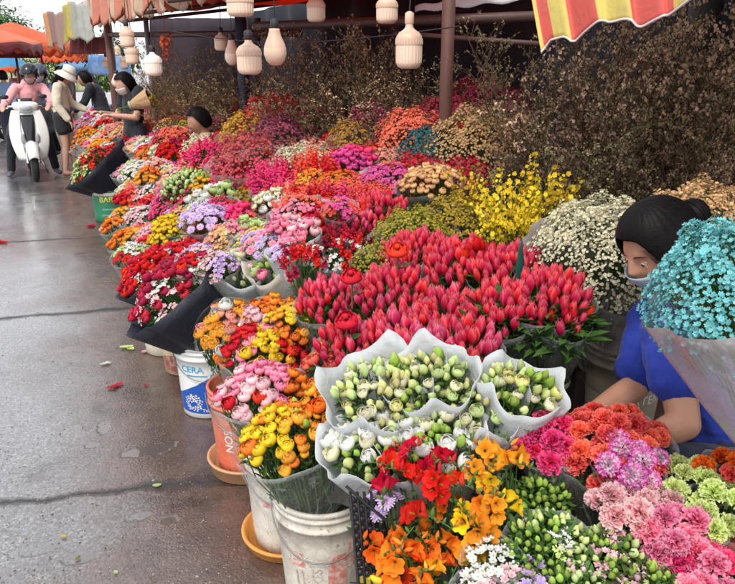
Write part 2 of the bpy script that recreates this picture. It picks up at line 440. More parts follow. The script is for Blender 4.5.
def dots(mb, pts, r, q, cup=.5, n=5):
    """tiny open flowers: a five-sided cup each"""
    for p, ax in pts:
        Q = frame_to(ax + Vector((q.uniform(-.6, .6), q.uniform(-.6, .6), q.uniform(-.3, .3))), q.uniform(0, 6)).to_matrix(); s = r*q.uniform(.65, 1.25); rn = q.random()
        b = len(mb.v); mb.v.append(tuple(p)); mb.t.append(0.); mb.r.append(rn)
        for j in range(n):
            for k, (rr, zz, tt) in enumerate(((.75, cup*.35, .5), (1., cup, 1.))):
                a = 2*PI*(j + (.5 if k else 0))/n
                v = Q @ Vector((s*rr*math.cos(a), s*rr*math.sin(a), s*zz)); mb.v.append(tuple(Vector(p)+v)); mb.t.append(tt); mb.r.append(rn)
        for j in range(n):
            a0 = b+1+2*j; a1 = b+1+2*((j+1) % n)
            mb.f.append((b, a0, a0+1)); mb.f.append((b, a0+1, a1)); mb.m += [0, 0]
WRAPS = {}
def wrapmat(w):
    if w == 'clear': return film('clear_film', (.82, .84, .86), .02)
    if w == 'frost': return film('frosted_film', (.66, .6, .6), .22, .2)
    if w == 'mesh': return film('smoke_film', (.38, .27, .26), .45, .4, 60)
    if w == 'white': return paper('white_paper', (.74, .77, .78), .4, .5)
    if w == 'cream': return paper('cream_paper', (.78, .74, .66), .4, .6)
    if w == 'black': return paper('black_paper', (.012, .014, .026), 0, .55)
    if w == 'maroon': return paper('maroon_paper', (.12, .008, .02), .1, .5)
    if w == 'kraft': return paper('kraft_paper', (.5, .3, .16), .1, .7)
    if w == 'greyf': return film('grey_film', (.42, .38, .38), .50, .16, 7)
def support(p):
    x = p.x
    if p.y < 1.98: return .03
    if x < .72: return .03
    if x < 1.22: return .30
    if x < 1.85: return .45
    return .60
SPOTS = []
def bouquet(px, py, w, kind, cols, label, wrap='clear', tilt=None, dome=.45, z=None, d=None, L=None, cat='bouquet', group=None, name=None,
            wl=.62, flare=1.12, mixk=None, dens=1., lobes=0., deep=1., leafy=1., seed=None, part=None, bs=1., world=None, base=None, dot=.0062, fill=1., rnk=None, tie=True, nz=None, blades=0):
    q = random.Random(seed if seed is not None else int(px*31+py*17))
    if world is not None: c = Vector(world); dd = (c-CAM).dot(FW)
    elif d is not None: c = at_d(px, py, d); dd = d
    elif z is not None: c = at_z(px, py, z); dd = (c-CAM).dot(FW)
    else: c, dd = at_surf(px, py)
    r = w/2*dd/F
    c = c - Vector((0, 0, r*dome*.4 + {'freesia': .05, 'tulip': .03, 'spike': .04}.get(kind, 0)))
    if base is not None:
        base = Vector(base); ax = (c-base).normalized(); L = (c-base).length
    else:
        ax = Vector(tilt if tilt is not None else (-.22, -.16, 1)).normalized()
        L = L or max(.3, (c.z-support(c))/ax.z); base = c - ax*L
    if label is None: label = 'pending'
    root = empty(name or 'flower_bouquet', base)
    Q = frame_to(ax); Mx = Q.to_matrix()
    def W(x, y, zz): return (c-base) + Mx @ Vector((x, y, zz))
    wlen = min(L*wl, max(r*2.6, .22)) if wl < 1 else L*.92
    if nz is not None: wlen = (c.z-nz)/ax.z
    neck = Vector((0, 0, -wlen)); rn = rnk or min(.035, r*.35)
    # ---- blooms
    st = MB()
    merged = kind in ('gyps', 'oncid')
    seeds = [(q.uniform(-1, 1), q.uniform(-1, 1), cc) for cc in cols for _ in range(2)]
    if not merged:
        fn, sp, nv, pn = KIND[kind]
        sp = sp*bs; n = max(5, min(98, int(dens*1.05*(r/sp)**2*PI/ .95)))
        px_size = sp*F/dd
        tiny = px_size < 3.1
        if tiny and n > 30: n = 30
        bm = MB(); cols_used = []
        for i in range(n):
            rho = math.sqrt((i+.5)/n); g = i*2.39996+q.uniform(-.25, .25)
            x = r*rho*math.cos(g)*.97 + q.uniform(-.15, .15)*sp; y = r*rho*math.sin(g)*.97 + q.uniform(-.15, .15)*sp
            zz = r*dome*(1-rho*rho)*deep + q.uniform(-.35, .3)*sp*(1.7 if kind == 'tulip' else 1)
            col = min(seeds, key=lambda s: (s[0]*r-x)**2+(s[1]*r-y)**2)[2]
            if q.random() < .12: col = q.choice(cols)
            nk = kind; sc = q.uniform(.78, 1.18)*bs*(1.25 if tiny else 1)
            ms = 1.
            if mixk and q.random() < mixk[1]:
                nk = mixk[0]; col = q.choice(mixk[2]) if len(mixk) > 2 else col
                ms = mixk[3] if len(mixk) > 3 else 1.
            nrm = Vector((x/r*.55, y/r*.55, 1)) + Vector((q.uniform(-.18, .18), q.uniform(-.18, .18), 0))
            if kind in ('tulip',): nrm = Vector((x/r*.4, y/r*.4, 1.)) + Vector((q.uniform(-.13, .13), q.uniform(-.13, .13), 0))
            dirw = Mx @ nrm.normalized()
            if kind in ('tulip', 'freesia', 'spike'): dirw = (dirw + Vector((0, 0, .5))).normalized()
            o = bpy.data.objects.new(KIND[nk][3], bloom_mesh(nk, q.randrange(KIND[nk][2]), col))
            COL.objects.link(o); o.parent = root; p = W(x, y, zz); o.location = p
            o.rotation_mode = 'QUATERNION'; o.rotation_quaternion = frame_to(dirw, q.uniform(0, 6.28)); o.scale = (sc*ms,)*3
            nb = W(x/r*rn*.7, y/r*rn*.7, neck.z)
            mid = (p+nb)/2 + Mx @ Vector((x*.12, y*.12, 0))
            if px_size > 4:
                st.tube([p, mid, nb], [.0018, .002, .002], 4, q.random(), 1)
            nl = 2 if px_size > 4 else 1
            for _ in range(int(nl*leafy) + (1 if q.random() < leafy % 1 else 0)):
                u = q.uniform(.03, .55) if kind != 'tulip' else q.uniform(.2, .75)
                pp = p.lerp(mid, u); a = q.uniform(0, 6.28)
                ld = dirw*.8 + Mx @ Vector((math.cos(a), math.sin(a), 0))*q.uniform(.35, 1)
                if kind == 'tulip': leaf(st, pp, ld, q.uniform(.05, .10)*(1.3 if leafy > 2 else 1), .013*(1.3 if leafy > 2 else 1), q, 0)
                else: leaf(st, pp, ld, q.uniform(.025, .055)*max(1, bs), .006*max(1, bs), q, 0)
    else:
        bm = MB(); area = PI*r*r*1.25; pts = []
        if kind == 'gyps':
            n = int(min(4600, dens*area/(dot*dot)*.66))
            for i in range(n):
                rho = math.sqrt(q.random()); g = q.uniform(0, 2*PI)
                lump = 1 + .10*math.sin(g*3+px) + .07*math.sin(g*5+py)
                x = r*lump*rho*math.cos(g); y = r*lump*rho*math.sin(g)
                bumpz = .045*r*math.sin(x/r*9+px)*math.cos(y/r*8+py)
                zz = r*dome*(1-rho**2.4)*1.1 + bumpz*3 - abs(q.gauss(0, .03))*deep - .10*r*rho - (q.random()*.2*r if rho > .8 else 0)
                pts.append((W(x, y, zz), Mx @ Vector((x/r*1.1, y/r*1.1, 1))))
            dots(bm, pts, dot*.92, q, .7, 6)
            for i in range(n//9):
                p, a_ = pts[i*9]; st.tube([p, p - a_*q.uniform(.02, .05)*.8 + Vector((0, 0, -.015)), p.lerp(W(0, 0, neck.z), .4)], [.0006, .0008, .001], 3, q.random(), 1)
        else:
            for i in range(int(dens*46)):
                rho = math.sqrt(q.random()); g = q.uniform(0, 6.28); x = r*rho*math.cos(g); y = r*rho*math.sin(g)
                a = W(x*.35, y*.35, neck.z*.35); b = W(x, y, r*dome*(1.2-rho)+q.uniform(-.04, .09)*1.4)
                m_ = (a+b)/2 + Vector((0, 0, .04)); st.tube([a, m_, b], [.0016, .0014, .0008], 4, q.random(), 1)
                for k in range(int(13*fill)):
                    u = q.uniform(.25, 1); pp = a.lerp(m_, u*2) if u < .5 else m_.lerp(b, u*2-1)
                    ax_ = Vector((q.gauss(0, 1), q.gauss(0, 1), q.gauss(.4, .6)))
                    pts.append((pp + ax_.normalized()*q.uniform(.006, .022), ax_))
            dots(bm, pts, dot*1.55, q, .35)
        cc = cols[0]; c2 = C[cols[1]][0] if len(cols) > 1 else None
        o = build(bm, part or 'blossoms', [petalmat(C[cc][0], C[cc][1], c2, val=.4)], root); o['kind'] = 'stuff'
        for i in range(int(70*leafy)):
            rho = math.sqrt(q.random()); g = q.uniform(0, 6.28)
            leaf(st, W(r*rho*.9*math.cos(g), r*rho*.9*math.sin(g), r*dome*(.7-rho)-.04), Mx @ Vector((math.cos(g), math.sin(g), 1)), .05, .004, q)
    for i in range(blades):
        g = q.uniform(0, 6.28); ro = math.sqrt(q.random()); zt = -q.uniform(.02, .09)
        a = W(rn*.72*ro*math.cos(g), rn*.72*ro*math.sin(g), neck.z-.02); b2 = W(r*.85*ro*math.cos(g), r*.85*ro*math.sin(g), zt)
        if i % 3: st.tube([a, (a+b2)/2, b2], [.0026, .0024, .0016], 4, q.random(), 1)
        leaf(st, a.lerp(b2, q.uniform(.2, .8)), (b2-a).normalized()+Vector((q.uniform(-.5, .5), q.uniform(-.5, .5), 0)), q.uniform(.05, .10), .007, q, 0, .2)
    # stalk bundle from the neck down
    ns = 9
    for i in range(ns):
        g = i*2.4; rr = rn*math.sqrt(i/ns)
        a = W(rr*math.cos(g), rr*math.sin(g), neck.z); b = W(-rr*1.2*math.cos(g), -rr*1.2*math.sin(g), -L+.01)
        st.tube([W(r*.4*math.cos(g), r*.4*math.sin(g), -r*.1), a, b], .0028, 4, q.random(), 1)
    build(st, 'stems', [LEAF if kind not in ('gyps',) else DARKLEAF, STEM], root)
    # ---- wrap
    if wrap:
        mb = MB(); rr = r*flare; toC = (CAM-c); toC.z = 0; lc = Mx.transposed() @ toC; ga = math.atan2(lc.y, lc.x)
        ph = q.uniform(0, 6); amp = .05 if lobes == 0 else .09
        def fn(u, w_):
            g = w_*2*PI
            fold = amp*u*math.sin(g*7+ph) + .03*u*math.sin(g*13+ph*2)
            rad_ = rn*1.15 + (rr-rn)*(u**.85)*(1+fold)
            back = -math.cos(g-ga)
            top = r*((-.22 if kind == 'gyps' else .10 if lobes >= .7 else .04) + .12*lobes*(back+.4) + (.62*lobes*(1-abs(math.sin(g*2+ph)))**1.4*min(1, u*1.2) if lobes else .10*math.sin(g*4+ph)*.6))
            return W(rad_*math.cos(g), rad_*math.sin(g), neck.z + u*(wlen + top))
        mb.patch(fn, 9, 56, 0, 0, closed=True)
        wo = build(mb, 'paper_wrap' if wrap in ('white', 'cream', 'black', 'maroon', 'kraft') else 'plastic_wrap', wrapmat(wrap), root)
        if wrap in ('white', 'cream', 'black', 'maroon', 'kraft'): solid(wo, .0012)
        if not tie: wo = None
        tb = MB(); tb.lathe([(rn*1.5, -.012), (rn*1.6, 0), (rn*1.5, .012)], 14)
        if tie:
            to = build(tb, 'tie', plain('twine', (.30, .34, .22), .6), root, W(0, 0, neck.z)); to.rotation_mode = 'QUATERNION'; to.rotation_quaternion = Q
    if label != 'pending': tag(root, label, cat, group)
    SPOTS.append((px, py, w, root, c, r, base))
    return root
# ------------------------------------------------------------------ ground
def make_ground():
    m, nt, b = nodes('wet_concrete'); pos = geopos(nt)
    sx = nt.nodes.new('ShaderNodeSeparateXYZ'); link(nt, pos, sx.inputs[0]); X, Y = sx.outputs[0], sx.outputs[1]
    big = noise(nt, .9, 6, .6, pos); med = noise(nt, 5, 6, .65, pos); fine = noise(nt, 60, 5, .7, pos)
    vo = nt.nodes.new('ShaderNodeTexVoronoi'); vo.inputs['Scale'].default_value = 115; link(nt, pos, vo.inputs['Vector'])
    vr = nt.nodes.new('ShaderNodeSeparateColor'); link(nt, vo.outputs['Color'], vr.inputs[0])
    stone = ramp(nt, vr.outputs[0], [(0, (.09, .085, .085)), (.45, (.135, .128, .128)), (.8, (.18, .175, .178)), (1, (.28, .27, .28))])
    # mud washed out of the stalls: browner towards the buckets
    mudf = mth(nt, 'ADD', mth(nt, 'MULTIPLY', X, .85), mth(nt, 'MULTIPLY_ADD', big, 1.3, -.2))
    mud = ramp(nt, mudf, [(.18, 0.), (.62, 1.)])
    mc = ramp(nt, med, [(.3, (.04, .021, .014)), (.7, (.14, .075, .052))])
    col = mixrgb(nt, mth(nt, 'MULTIPLY', mud, .85), stone, mc)
    blot = ramp(nt, noise(nt, 2.4, 7, .7, pos, .6), [(.56, 0.), (.66, 1.)])
    col = mixrgb(nt, mth(nt, 'MULTIPLY', blot, .75), col, (.028, .017, .012))
    # joints across the street
    wob = mth(nt, 'MULTIPLY_ADD', noise(nt, 3.5, 6, .7, pos), .16, -.08)
    jt = None
    for (y0, sl, wd) in JOINTS:
        dd = mth(nt, 'ABSOLUTE', mth(nt, 'SUBTRACT', mth(nt, 'ADD', Y, wob), mth(nt, 'MULTIPLY_ADD', X, sl, y0)))
        wv = mth(nt, 'MULTIPLY', noise(nt, 2.2, 3, .5, pos), wd*2)
        k = mth(nt, 'SUBTRACT', 1, mth(nt, 'MINIMUM', mth(nt, 'DIVIDE', dd, wv), 1))
        k = mth(nt, 'POWER', k, .6)
        jt = k if jt is None else mth(nt, 'MAXIMUM', jt, k)
    col = mixrgb(nt, mth(nt, 'MULTIPLY', jt, .9), col, (.012, .01, .009))
    # puddles
    pud = None
    for (x0, y0, rx, ry) in PUDDLES:
        ex = mth(nt, 'DIVIDE', mth(nt, 'SUBTRACT', X, x0), rx); ey = mth(nt, 'DIVIDE', mth(nt, 'SUBTRACT', Y, y0), ry)
        dq = mth(nt, 'ADD', mth(nt, 'MULTIPLY', ex, ex), mth(nt, 'MULTIPLY', ey, ey))
        v = mth(nt, 'ADD', dq, mth(nt, 'MULTIPLY_ADD', noise(nt, 9, 4, .6, pos), 3.0, -1.5))
        k = ramp(nt, v, [(.5, 1.), (.85, 0.)])
        pud = k if pud is None else mth(nt, 'MAXIMUM', pud, k)
    col = mixrgb(nt, mth(nt, 'MULTIPLY', pud, .5), col, (.13, .12, .12))  # puddle base colour lightened in place of bright sky reflection
    link(nt, col, b.inputs['Base Color'])
    wet = ramp(nt, noise(nt, 1.6, 6, .65, pos, .4), [(.35, .10), (.62, .30)])
    ro = mth(nt, 'MULTIPLY_ADD', fine, .12, mth(nt, 'MULTIPLY', wet, .9))
    ro = mth(nt, 'MULTIPLY', ro, mth(nt, 'SUBTRACT', 1, mth(nt, 'MULTIPLY', pud, .93)))
    ro = mth(nt, 'MAXIMUM', ro, mth(nt, 'MULTIPLY', jt, .8)); link(nt, ro, b.inputs['Roughness']); setin(b, 'Specular IOR Level', .8); link(nt, mth(nt, 'MULTIPLY', mth(nt, 'MULTIPLY_ADD', mud, -.72, 1.0), mth(nt, 'SUBTRACT', 1, jt)), b.inputs['Coat Weight']); setin(b, 'Coat IOR', 1.5); link(nt, mth(nt, 'MULTIPLY_ADD', wet, .6, .04), b.inputs['Coat Roughness'])
    h = mth(nt, 'ADD', mth(nt, 'MULTIPLY', vo.outputs['Distance'], -.6), mth(nt, 'MULTIPLY', fine, .5))
    h = mth(nt, 'ADD', h, mth(nt, 'MULTIPLY', noise(nt, 14, 5, .6, pos), 1.4))
    h = mth(nt, 'ADD', h, mth(nt, 'MULTIPLY', med, 2.5))
    h = mth(nt, 'SUBTRACT', h, mth(nt, 'MULTIPLY', jt, 3))
    h = mth(nt, 'MULTIPLY', h, mth(nt, 'SUBTRACT', 1, pud))
    bump(nt, b, h, .4, .006)
    mb = MB(); n = 60
    mb.patch(lambda u, w: (-120+240*w, -30+260*u, 0), 8, 8)
    struct(build(mb, 'ground', m))
JOINTS = []
for (a, b_, wd) in (((0, 503), (230, 478), .042), ((0, 319), (150, 306), .045), ((0, 243), (110, 236), .035), ((0, 204), (90, 199), .010)):
    A = at_z(a[0], a[1], 0); B = at_z(b_[0], b_[1], 0); sl = (B.y-A.y)/(B.x-A.x); JOINTS.append((A.y-sl*A.x, sl, wd))
PUDDLES = []
for (px, py, w, h_) in ((40, 546, 62, 14), (80, 556, 40, 12), (136, 517, 26, 9), (0, 575, 26, 14), (150, 450, 60, 10), (103, 428, 14, 12), (90, 446, 14, 6), (20, 470, 20, 5), (170, 520, 22, 8)):
    a = at_z(px, py, 0); dx = abs(at_z(px+w/2, py, 0).x-a.x); dy = abs(at_z(px, py-h_/2, 0).y-a.y); PUDDLES.append((a.x, a.y, dx*1.25, dy*1.25))
make_ground()
# ------------------------------------------------------------------ buckets
def grime(name, c, dirt, amt=.5, rough=.45, scale=7):
    if name in MATS: return MATS[name]
    m, nt, b = nodes(name); co = coord(nt)
    f = ramp(nt, noise(nt, scale, 9, .75, co, .8), [(.42, 0.), (.7, 1.)])
    sp = ramp(nt, noise(nt, scale*12, 3, .6, co), [(.6, 0.), (.68, 1.)])
    z = nt.nodes.new('ShaderNodeSeparateXYZ'); link(nt, co, z.inputs[0])
    streak = nt.nodes.new('ShaderNodeMapping'); streak.inputs['Scale'].default_value = (30, 30, 2.5); link(nt, co, streak.inputs[0])
    s2 = ramp(nt, noise(nt, 1, 5, .7, streak.outputs[0]), [(.5, 0.), (.75, .7)])
    col = mixrgb(nt, mth(nt, 'MULTIPLY', mth(nt, 'MAXIMUM', f, mth(nt, 'MAXIMUM', sp, s2)), amt), c, dirt)
    link(nt, col, b.inputs['Base Color']); b.inputs['Roughness'].default_value = rough
    bump(nt, b, noise(nt, 40, 5, .6, co), .15)
    MATS[name] = m; return m
def decal(root, rb, rt, H, polys, mat, name='label', off=.0012, ang0=0.):
    """flat shapes (x along the wall, z up) bent round the bucket wall"""
    mb = MB()
    for tri in polys:
        k = len(mb.v)
        for (x, z) in tri:
            r = rb+(rt-rb)*z/H+off; a = ang0 + x/((rb+rt)/2)
            mb.v.append((r*math.cos(a), r*math.sin(a), z)); mb.t.append(0.); mb.r.append(0.)
        mb.f.append(tuple(range(k, k+len(tri)))); mb.m.append(0)
    return build(mb, name, mat, root)
def grid(x0, x1, z0f, z1f, nx=26, nz=4):
    out = []
    for i in range(nx):
        for j in range(nz):
            xa = x0+(x1-x0)*i/nx; xb = x0+(x1-x0)*(i+1)/nx
            def zz(x, k): return z0f(x)+(z1f(x)-z0f(x))*k/nz
            out.append(((xa, zz(xa, j)), (xb, zz(xb, j)), (xb, zz(xb, j+1)), (xa, zz(xa, j+1))))
    return out
def text_polys(s, size, x0, z0, rot=0., sx=1.):
    cu = bpy.data.curves.new('txt', 'FONT'); cu.body = s; cu.size = size; cu.resolution_u = 3; cu.offset = size*.012
    o = bpy.data.objects.new('txt', cu); COL.objects.link(o)
    dg = bpy.context.evaluated_depsgraph_get(); me = bpy.data.meshes.new_from_object(o.evaluated_get(dg))
    cr, sr = math.cos(rot), math.sin(rot); vs = [(x0 + (v.co.x*sx*cr - v.co.y*sr), z0 + (v.co.x*sx*sr + v.co.y*cr)) for v in me.vertices]
    P = [[vs[i] for i in p.vertices] for p in me.polygons]
    bpy.data.objects.remove(o); bpy.data.meshes.remove(me); return P
BUCKETS = []
def bucket(x, y, H, rt, rb, mat, label, z=0., bands=3, handle=True, group=None, filled=True, name='plastic_bucket'):
    root = empty(name, (x, y, z)); mb = MB()
    p = [(0, .002), (rb-.006, .002), (rb, .006)]
    p += [(rb+(rt-rb)*k/6, H*.80*k/6+.006) for k in range(1, 7)]
    zt = H*.80+.006; rw = rt
    p += [(rw+.006, zt+.002), (rw+.006, zt+.01), (rw+.001, zt+.013)]
    if bands > 1: p += [(rw+.001, H-.036), (rw+.006, H-.034), (rw+.006, H-.026), (rw+.001, H-.023)]
    p += [(rw+.001, H-.016), (rw+.007, H-.014), (rw+.008, H-.004), (rw+.005, H), (rw-.003, H), (rw-.005, H-.004), (rb-.004, .02), (0, .02)]
    mb.lathe(p, 48); build(mb, 'pail', mat, root)
    if handle:
        hb = MB(); a0 = ga = math.atan2(-y, -x); pts = []
        for k in range(17):
            g = PI*k/16; pts.append(((rt+.012)*math.cos(g)*math.cos(a0+1.57) + .02*math.sin(g)*math.cos(a0)+ (rt*.98)*math.sin(g)*math.cos(a0), (rt+.012)*math.cos(g)*math.sin(a0+1.57)+(rt*1.0+.012)*math.sin(g)*math.sin(a0), H-.03-.13*math.sin(g)))
        hb.tube(pts, .0022, 6); build(hb, 'wire_handle', plain('steel_wire', (.2, .2, .2), .4, .9), root)
    if filled:
        wb = MB(); wb.lathe([(0, H*.62), (rt*.9, H*.62)], 32); build(wb, 'water', plain('dark_water', (.02, .03, .02), .05), root)
    tag(root, label, 'bucket', group); BUCKETS.append((x, y, root)); return root
WP = grime('old_white_plastic', (.68, .65, .57), (.26, .19, .13), .8)
OP = grime('orange_plastic', (.72, .3, .06), (.2, .1, .05), .5)
FADE = None
def faded(name, c, under=(.66, .56, .5)):
    if name in MATS: return MATS[name]
    m, nt, b = nodes(name); co = coord(nt)
    f = ramp(nt, noise(nt, 38, 7, .8, co), [(.42, 0.), (.55, .85)])
    link(nt, mixrgb(nt, f, under, c), b.inputs['Base Color']); b.inputs['Roughness'].default_value = .5
    MATS[name] = m; return m
def toward(x, y): return math.atan2(-y, -x)
# front bucket
fc = at_z(322, 486, .385); fx, fy = fc.x, fc.y
b1 = bucket(fx, fy, .385, .143, .118, WP, 'worn white bucket with faded red printing, nearest bucket to the viewer', bands=3)
A0 = toward(fx, fy)
RF = faded('faded_red_print', (.6, .12, .09))
decal(b1, .118, .1425, .314, grid(.012, .07, lambda x: .12, lambda x: .235) + grid(.072, .125, lambda x: .175, lambda x: .285), RF, 'red_print', ang0=A0)
decal(b1, .118, .1425, .314, grid(-.105, -.055, lambda x: .195+.1*x, lambda x: .245+.1*x) , RF, 'red_print', ang0=A0)
decal(b1, .118, .1425, .314, text_polys('EX', .05, -.102, .20) , plain('bare_print', (.66, .60, .52), .5), 'lettering', off=.0022, ang0=A0)
decal(b1, .118, .1425, .314, text_polys('INGS', .045, -.005, .09, PI/2) + text_polys('//', .07, -.085, .12, .35), faded('faded_grey_print', (.35, .28, .26)), 'lettering', off=.0022, ang0=A0)
# second white bucket standing in an orange base
fc = at_z(286, 441, .386); sx_, sy_ = fc.x, fc.y
def base_dish(x, y, mat, label, R0=.175, hh=.05):
    mb = MB(); mb.lathe([(0, .002), (R0-.03, .002), (R0-.015, .01), (R0-.008, hh-.01), (R0, hh-.008), (R0, hh), (R0-.012, hh), (R0-.02, .014), (0, .012)], 48)
    o = build(mb, 'round_dish', mat, None, (x, y, 0)); tag(o, label, 'dish'); return o
b2 = bucket(sx_, sy_, .37, .14, .122, WP, 'speckled white bucket standing in an orange dish beside the nearest bucket', z=.016)
base_dish(sx_, sy_, OP, 'muddy orange dish under the speckled white bucket', .168)
A0 = toward(sx_, sy_)
decal(b2, .122, .1395, .30, grid(-.03, .02, lambda x: .07+.3*x, lambda x: .085+.2*x, 8, 1), faded('faded_dark_print', (.16, .17, .2)), 'lettering', ang0=A0)
decal(b2, .122, .1395, .30, grid(-.09, -.03, lambda x: .19, lambda x: .215), RF, 'red_print', ang0=A0)
# orange-red bucket
ox, oy = .60, 2.54
RP = grime('orange_red_plastic', (.68, .13, .06), (.5, .4, .32), .5)
b3 = bucket(ox, oy, .37, .14, .118, RP, 'orange red bucket in a pale dish between white and blue buckets', z=.016)
base_dish(ox, oy, grime('peach_plastic', (.6, .32, .16), (.3, .2, .14), .5), 'peach coloured dish under the orange red bucket', .165, .07)
A0 = toward(ox, oy)
decal(b3, .118, .1395, .30, text_polys('SON', .05, -.09, .22, -PI/2), plain('white_print', (.78, .74, .68), .5), 'lettering', ang0=A0)
# blue and white paint bucket
bx, by = .575, 3.14
b4 = bucket(bx, by, .365, .146, .130, grime('clean_white_plastic', (.78, .79, .78), (.5, .46, .4), .3), 'white and blue paint bucket printed CERA, near the street edge')
A0 = toward(bx, by)-.42
BL = plain('blue_print', (.015, .09, .42), .35, var=.06)
decal(b4, .130, .1455, .296, grid(-.17, .2, lambda x: .03, lambda x: .155+.05*math.sin((x+.05)*11)+ .25*max(0, x)), BL, 'blue_wave', ang0=A0)
decal(b4, .130, .1455, .296, text_polys('CERA', .045, -.075, .245), plain('cyan_print', (.03, .33, .55), .35), 'lettering', ang0=A0, off=.0022)
cl = []
qq = random.Random(3)
for k in range(46):
    g = k*2.4; rr = .05*math.sqrt(k/46); cx_ = -.028+rr*math.cos(g); cz_ = .085+rr*.9*math.sin(g)+(.02 if rr < .02 else 0); s_ = qq.uniform(.004, .0075); a0 = qq.uniform(0, 6)
    if cz_ < .048 and abs(cx_+.028) > .04: continue
    cl.append([(cx_+s_*math.cos(a0+j*1.05)*(1 if j % 2 else .6), cz_+s_*math.sin(a0+j*1.05)*(1 if j % 2 else .6)) for j in range(6)])
decal(b4, .130, .1455, .296, cl + text_polys('Tw', .025, .015, .04), plain('white_print', (.78, .74, .68), .5), 'flower_print', ang0=A0, off=.0024)
decal(b4, .130, .1455, .296, grid(-.045, .05, lambda x: .225, lambda x: .231, 10, 1)+text_polys('P', .05, .06, .2), plain('cyan_print', (.03, .33, .55), .35), 'print_rule', ang0=A0, off=.0022)
# beige / maroon bucket
b5 = bucket(.56, 3.66, .37, .14, .12, grime('beige_plastic', (.58, .47, .3), (.32, .12, .1), .5), 'beige and maroon bucket marked ECO, behind the blue paint bucket')
A0 = toward(.56, 3.66)-.35
decal(b5, .12, .1395, .3, grid(-.12, .12, lambda x: .02, lambda x: .13+.2*x), faded('maroon_print', (.25, .05, .05), (.5, .3, .22)), 'maroon_band', ang0=A0)
decal(b5, .12, .1395, .3, text_polys('ECO', .06, -.07, .19), plain('yellow_print', (.62, .42, .06), .5), 'lettering', ang0=A0, off=.0022)
b5b = bucket(.50, 3.98, .37, .14, .12, grime('bone_plastic', (.66, .62, .5), (.4, .3, .2), .4), 'bone white bucket half hidden behind the beige bucket marked ECO')
b6 = bucket(.54, 4.40, .36, .14, .12, grime('white_pink_plastic', (.6, .5, .4), (.35, .12, .1), .4), 'small maroon banded bucket under the black wrapped bouquet')
A0 = toward(.54, 4.40)
decal(b6, .12, .1395, .3, grid(-.13, .13, lambda x: .06, lambda x: .14, 26, 2), plain('maroon_flat', (.28, .03, .05), .4), 'maroon_band', ang0=A0)
# green bucket
GP = grime('green_plastic', (.02, .2, .1), (.25, .3, .25), .3)
b7 = bucket(.53, 7.95, .40, .165, .15, GP, 'green bucket with pale rim and yellow lettering under far black wrap')
A0 = toward(.53, 7.95)
decal(b7, .15, .1645, .32, grid(-.2, .2, lambda x: .285, lambda x: .318, 20, 1), WP, 'pale_band', ang0=A0)
decal(b7, .15, .1645, .32, text_polys('BARI', .075, -.09, .22), plain('yellow_print2', (.75, .68, .05), .5), 'lettering', ang0=A0, off=.0022)
decal(b7, .15, .1645, .32, grid(-.07, .06, lambda x: .13, lambda x: .15, 8, 1) + grid(-.08, .08, lambda x: .07, lambda x: .085, 8, 1), plain('pale_green_print', (.15, .4, .28), .5), 'lettering', ang0=A0, off=.0022)
# bucket behind, below the cream baby's breath
q_ = at_d(620, 352, 2.6)
b8 = bucket(q_.x+.03, q_.y, .40, .14, .12, grime('khaki_plastic', (.42, .36, .27), (.2, .15, .1), .5), 'khaki bucket standing behind the arm of the seller in blue', z=max(0, q_.z-.36))
decal(b8, .12, .1395, .33, text_polys('WATER', .05, -.05, .2), plain('white_print', (.78, .74, .68), .5), 'lettering', ang0=toward(q_.x, q_.y)+.25)
# ------------------------------------------------------------------ benches
WOOD = plain('dark_wood', (.07, .045, .03), .7, var=.3, scale=5, bmp=.3)
def bench(x0, x1, y0, y1, z, label):
    root = empty('display_bench', ((x0+x1)/2, (y0+y1)/2, 0)); cx, cy = (x0+x1)/2, (y0+y1)/2; mb = MB(); x = x0
    while x < x1-.03:
        mb.box((x-cx, y0-cy, z-.025), (min(x+.115, x1)-cx, y1-cy, z)); x += .125
    bevel(build(mb, 'tabletop', WOOD, root, smooth=False))
    lb = []
    yy = y0+.05
    while yy < y1:
        for xx in (x0+.04, x1-.04):
            m = MB(); m.box((xx-cx-.025, yy-cy-.025, 0), (xx-cx+.025, yy-cy+.025, z-.025)); build(m, 'leg', WOOD, root, smooth=False)
        yy += 1.6
    tag(root, label, 'bench', 'tiered benches under the flowers'); return root
bench(.74, 1.22, 2.0, 13.5, .30, 'lowest dark wooden display bench, nearest the street buckets')
bench(1.24, 1.86, 2.0, 13.5, .45, 'middle dark wooden display bench under the flower bunches')
bench(1.88, 3.5, 1.9, 13.5, .60, 'highest dark wooden display bench, at the back under the dried twigs')
# stool and pallet blocks near the seller are added with her
# ------------------------------------------------------------------ stall frame, back wall and roof
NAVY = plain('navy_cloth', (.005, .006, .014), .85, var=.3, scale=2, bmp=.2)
def drape(pts_bot, top_z, name, mat, label, cat, nu=60, nv=10, fold=.05, th=.003, slope=None):
    pass
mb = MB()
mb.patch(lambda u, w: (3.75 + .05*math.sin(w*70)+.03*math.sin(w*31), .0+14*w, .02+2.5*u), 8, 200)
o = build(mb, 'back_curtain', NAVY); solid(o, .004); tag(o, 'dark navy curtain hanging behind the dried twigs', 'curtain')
def pole(x, y, z0, z1, r, label, mat):
    m = MB(); m.lathe([(0, 0), (r, 0), (r, z1-z0), (0, z1-z0)], 20); m.lathe([(0, .002), (r*1.5, .002), (r*1.5, .03), (r*1.05, .035)], 20)
    o = build(m, 'stall_pole', mat, None, (x, y, z0)); tag(o, label, 'pole', 'poles holding up the stall roof'); return o
RUST = plain('painted_rust_steel', (.11, .045, .032), .65, .1, .3, 9)
c_ = at_d(447, 60, 4.3); pole(c_.x, c_.y, 0, 2.6, .040, 'rust brown pole between hanging bulb and right twigs', RUST)
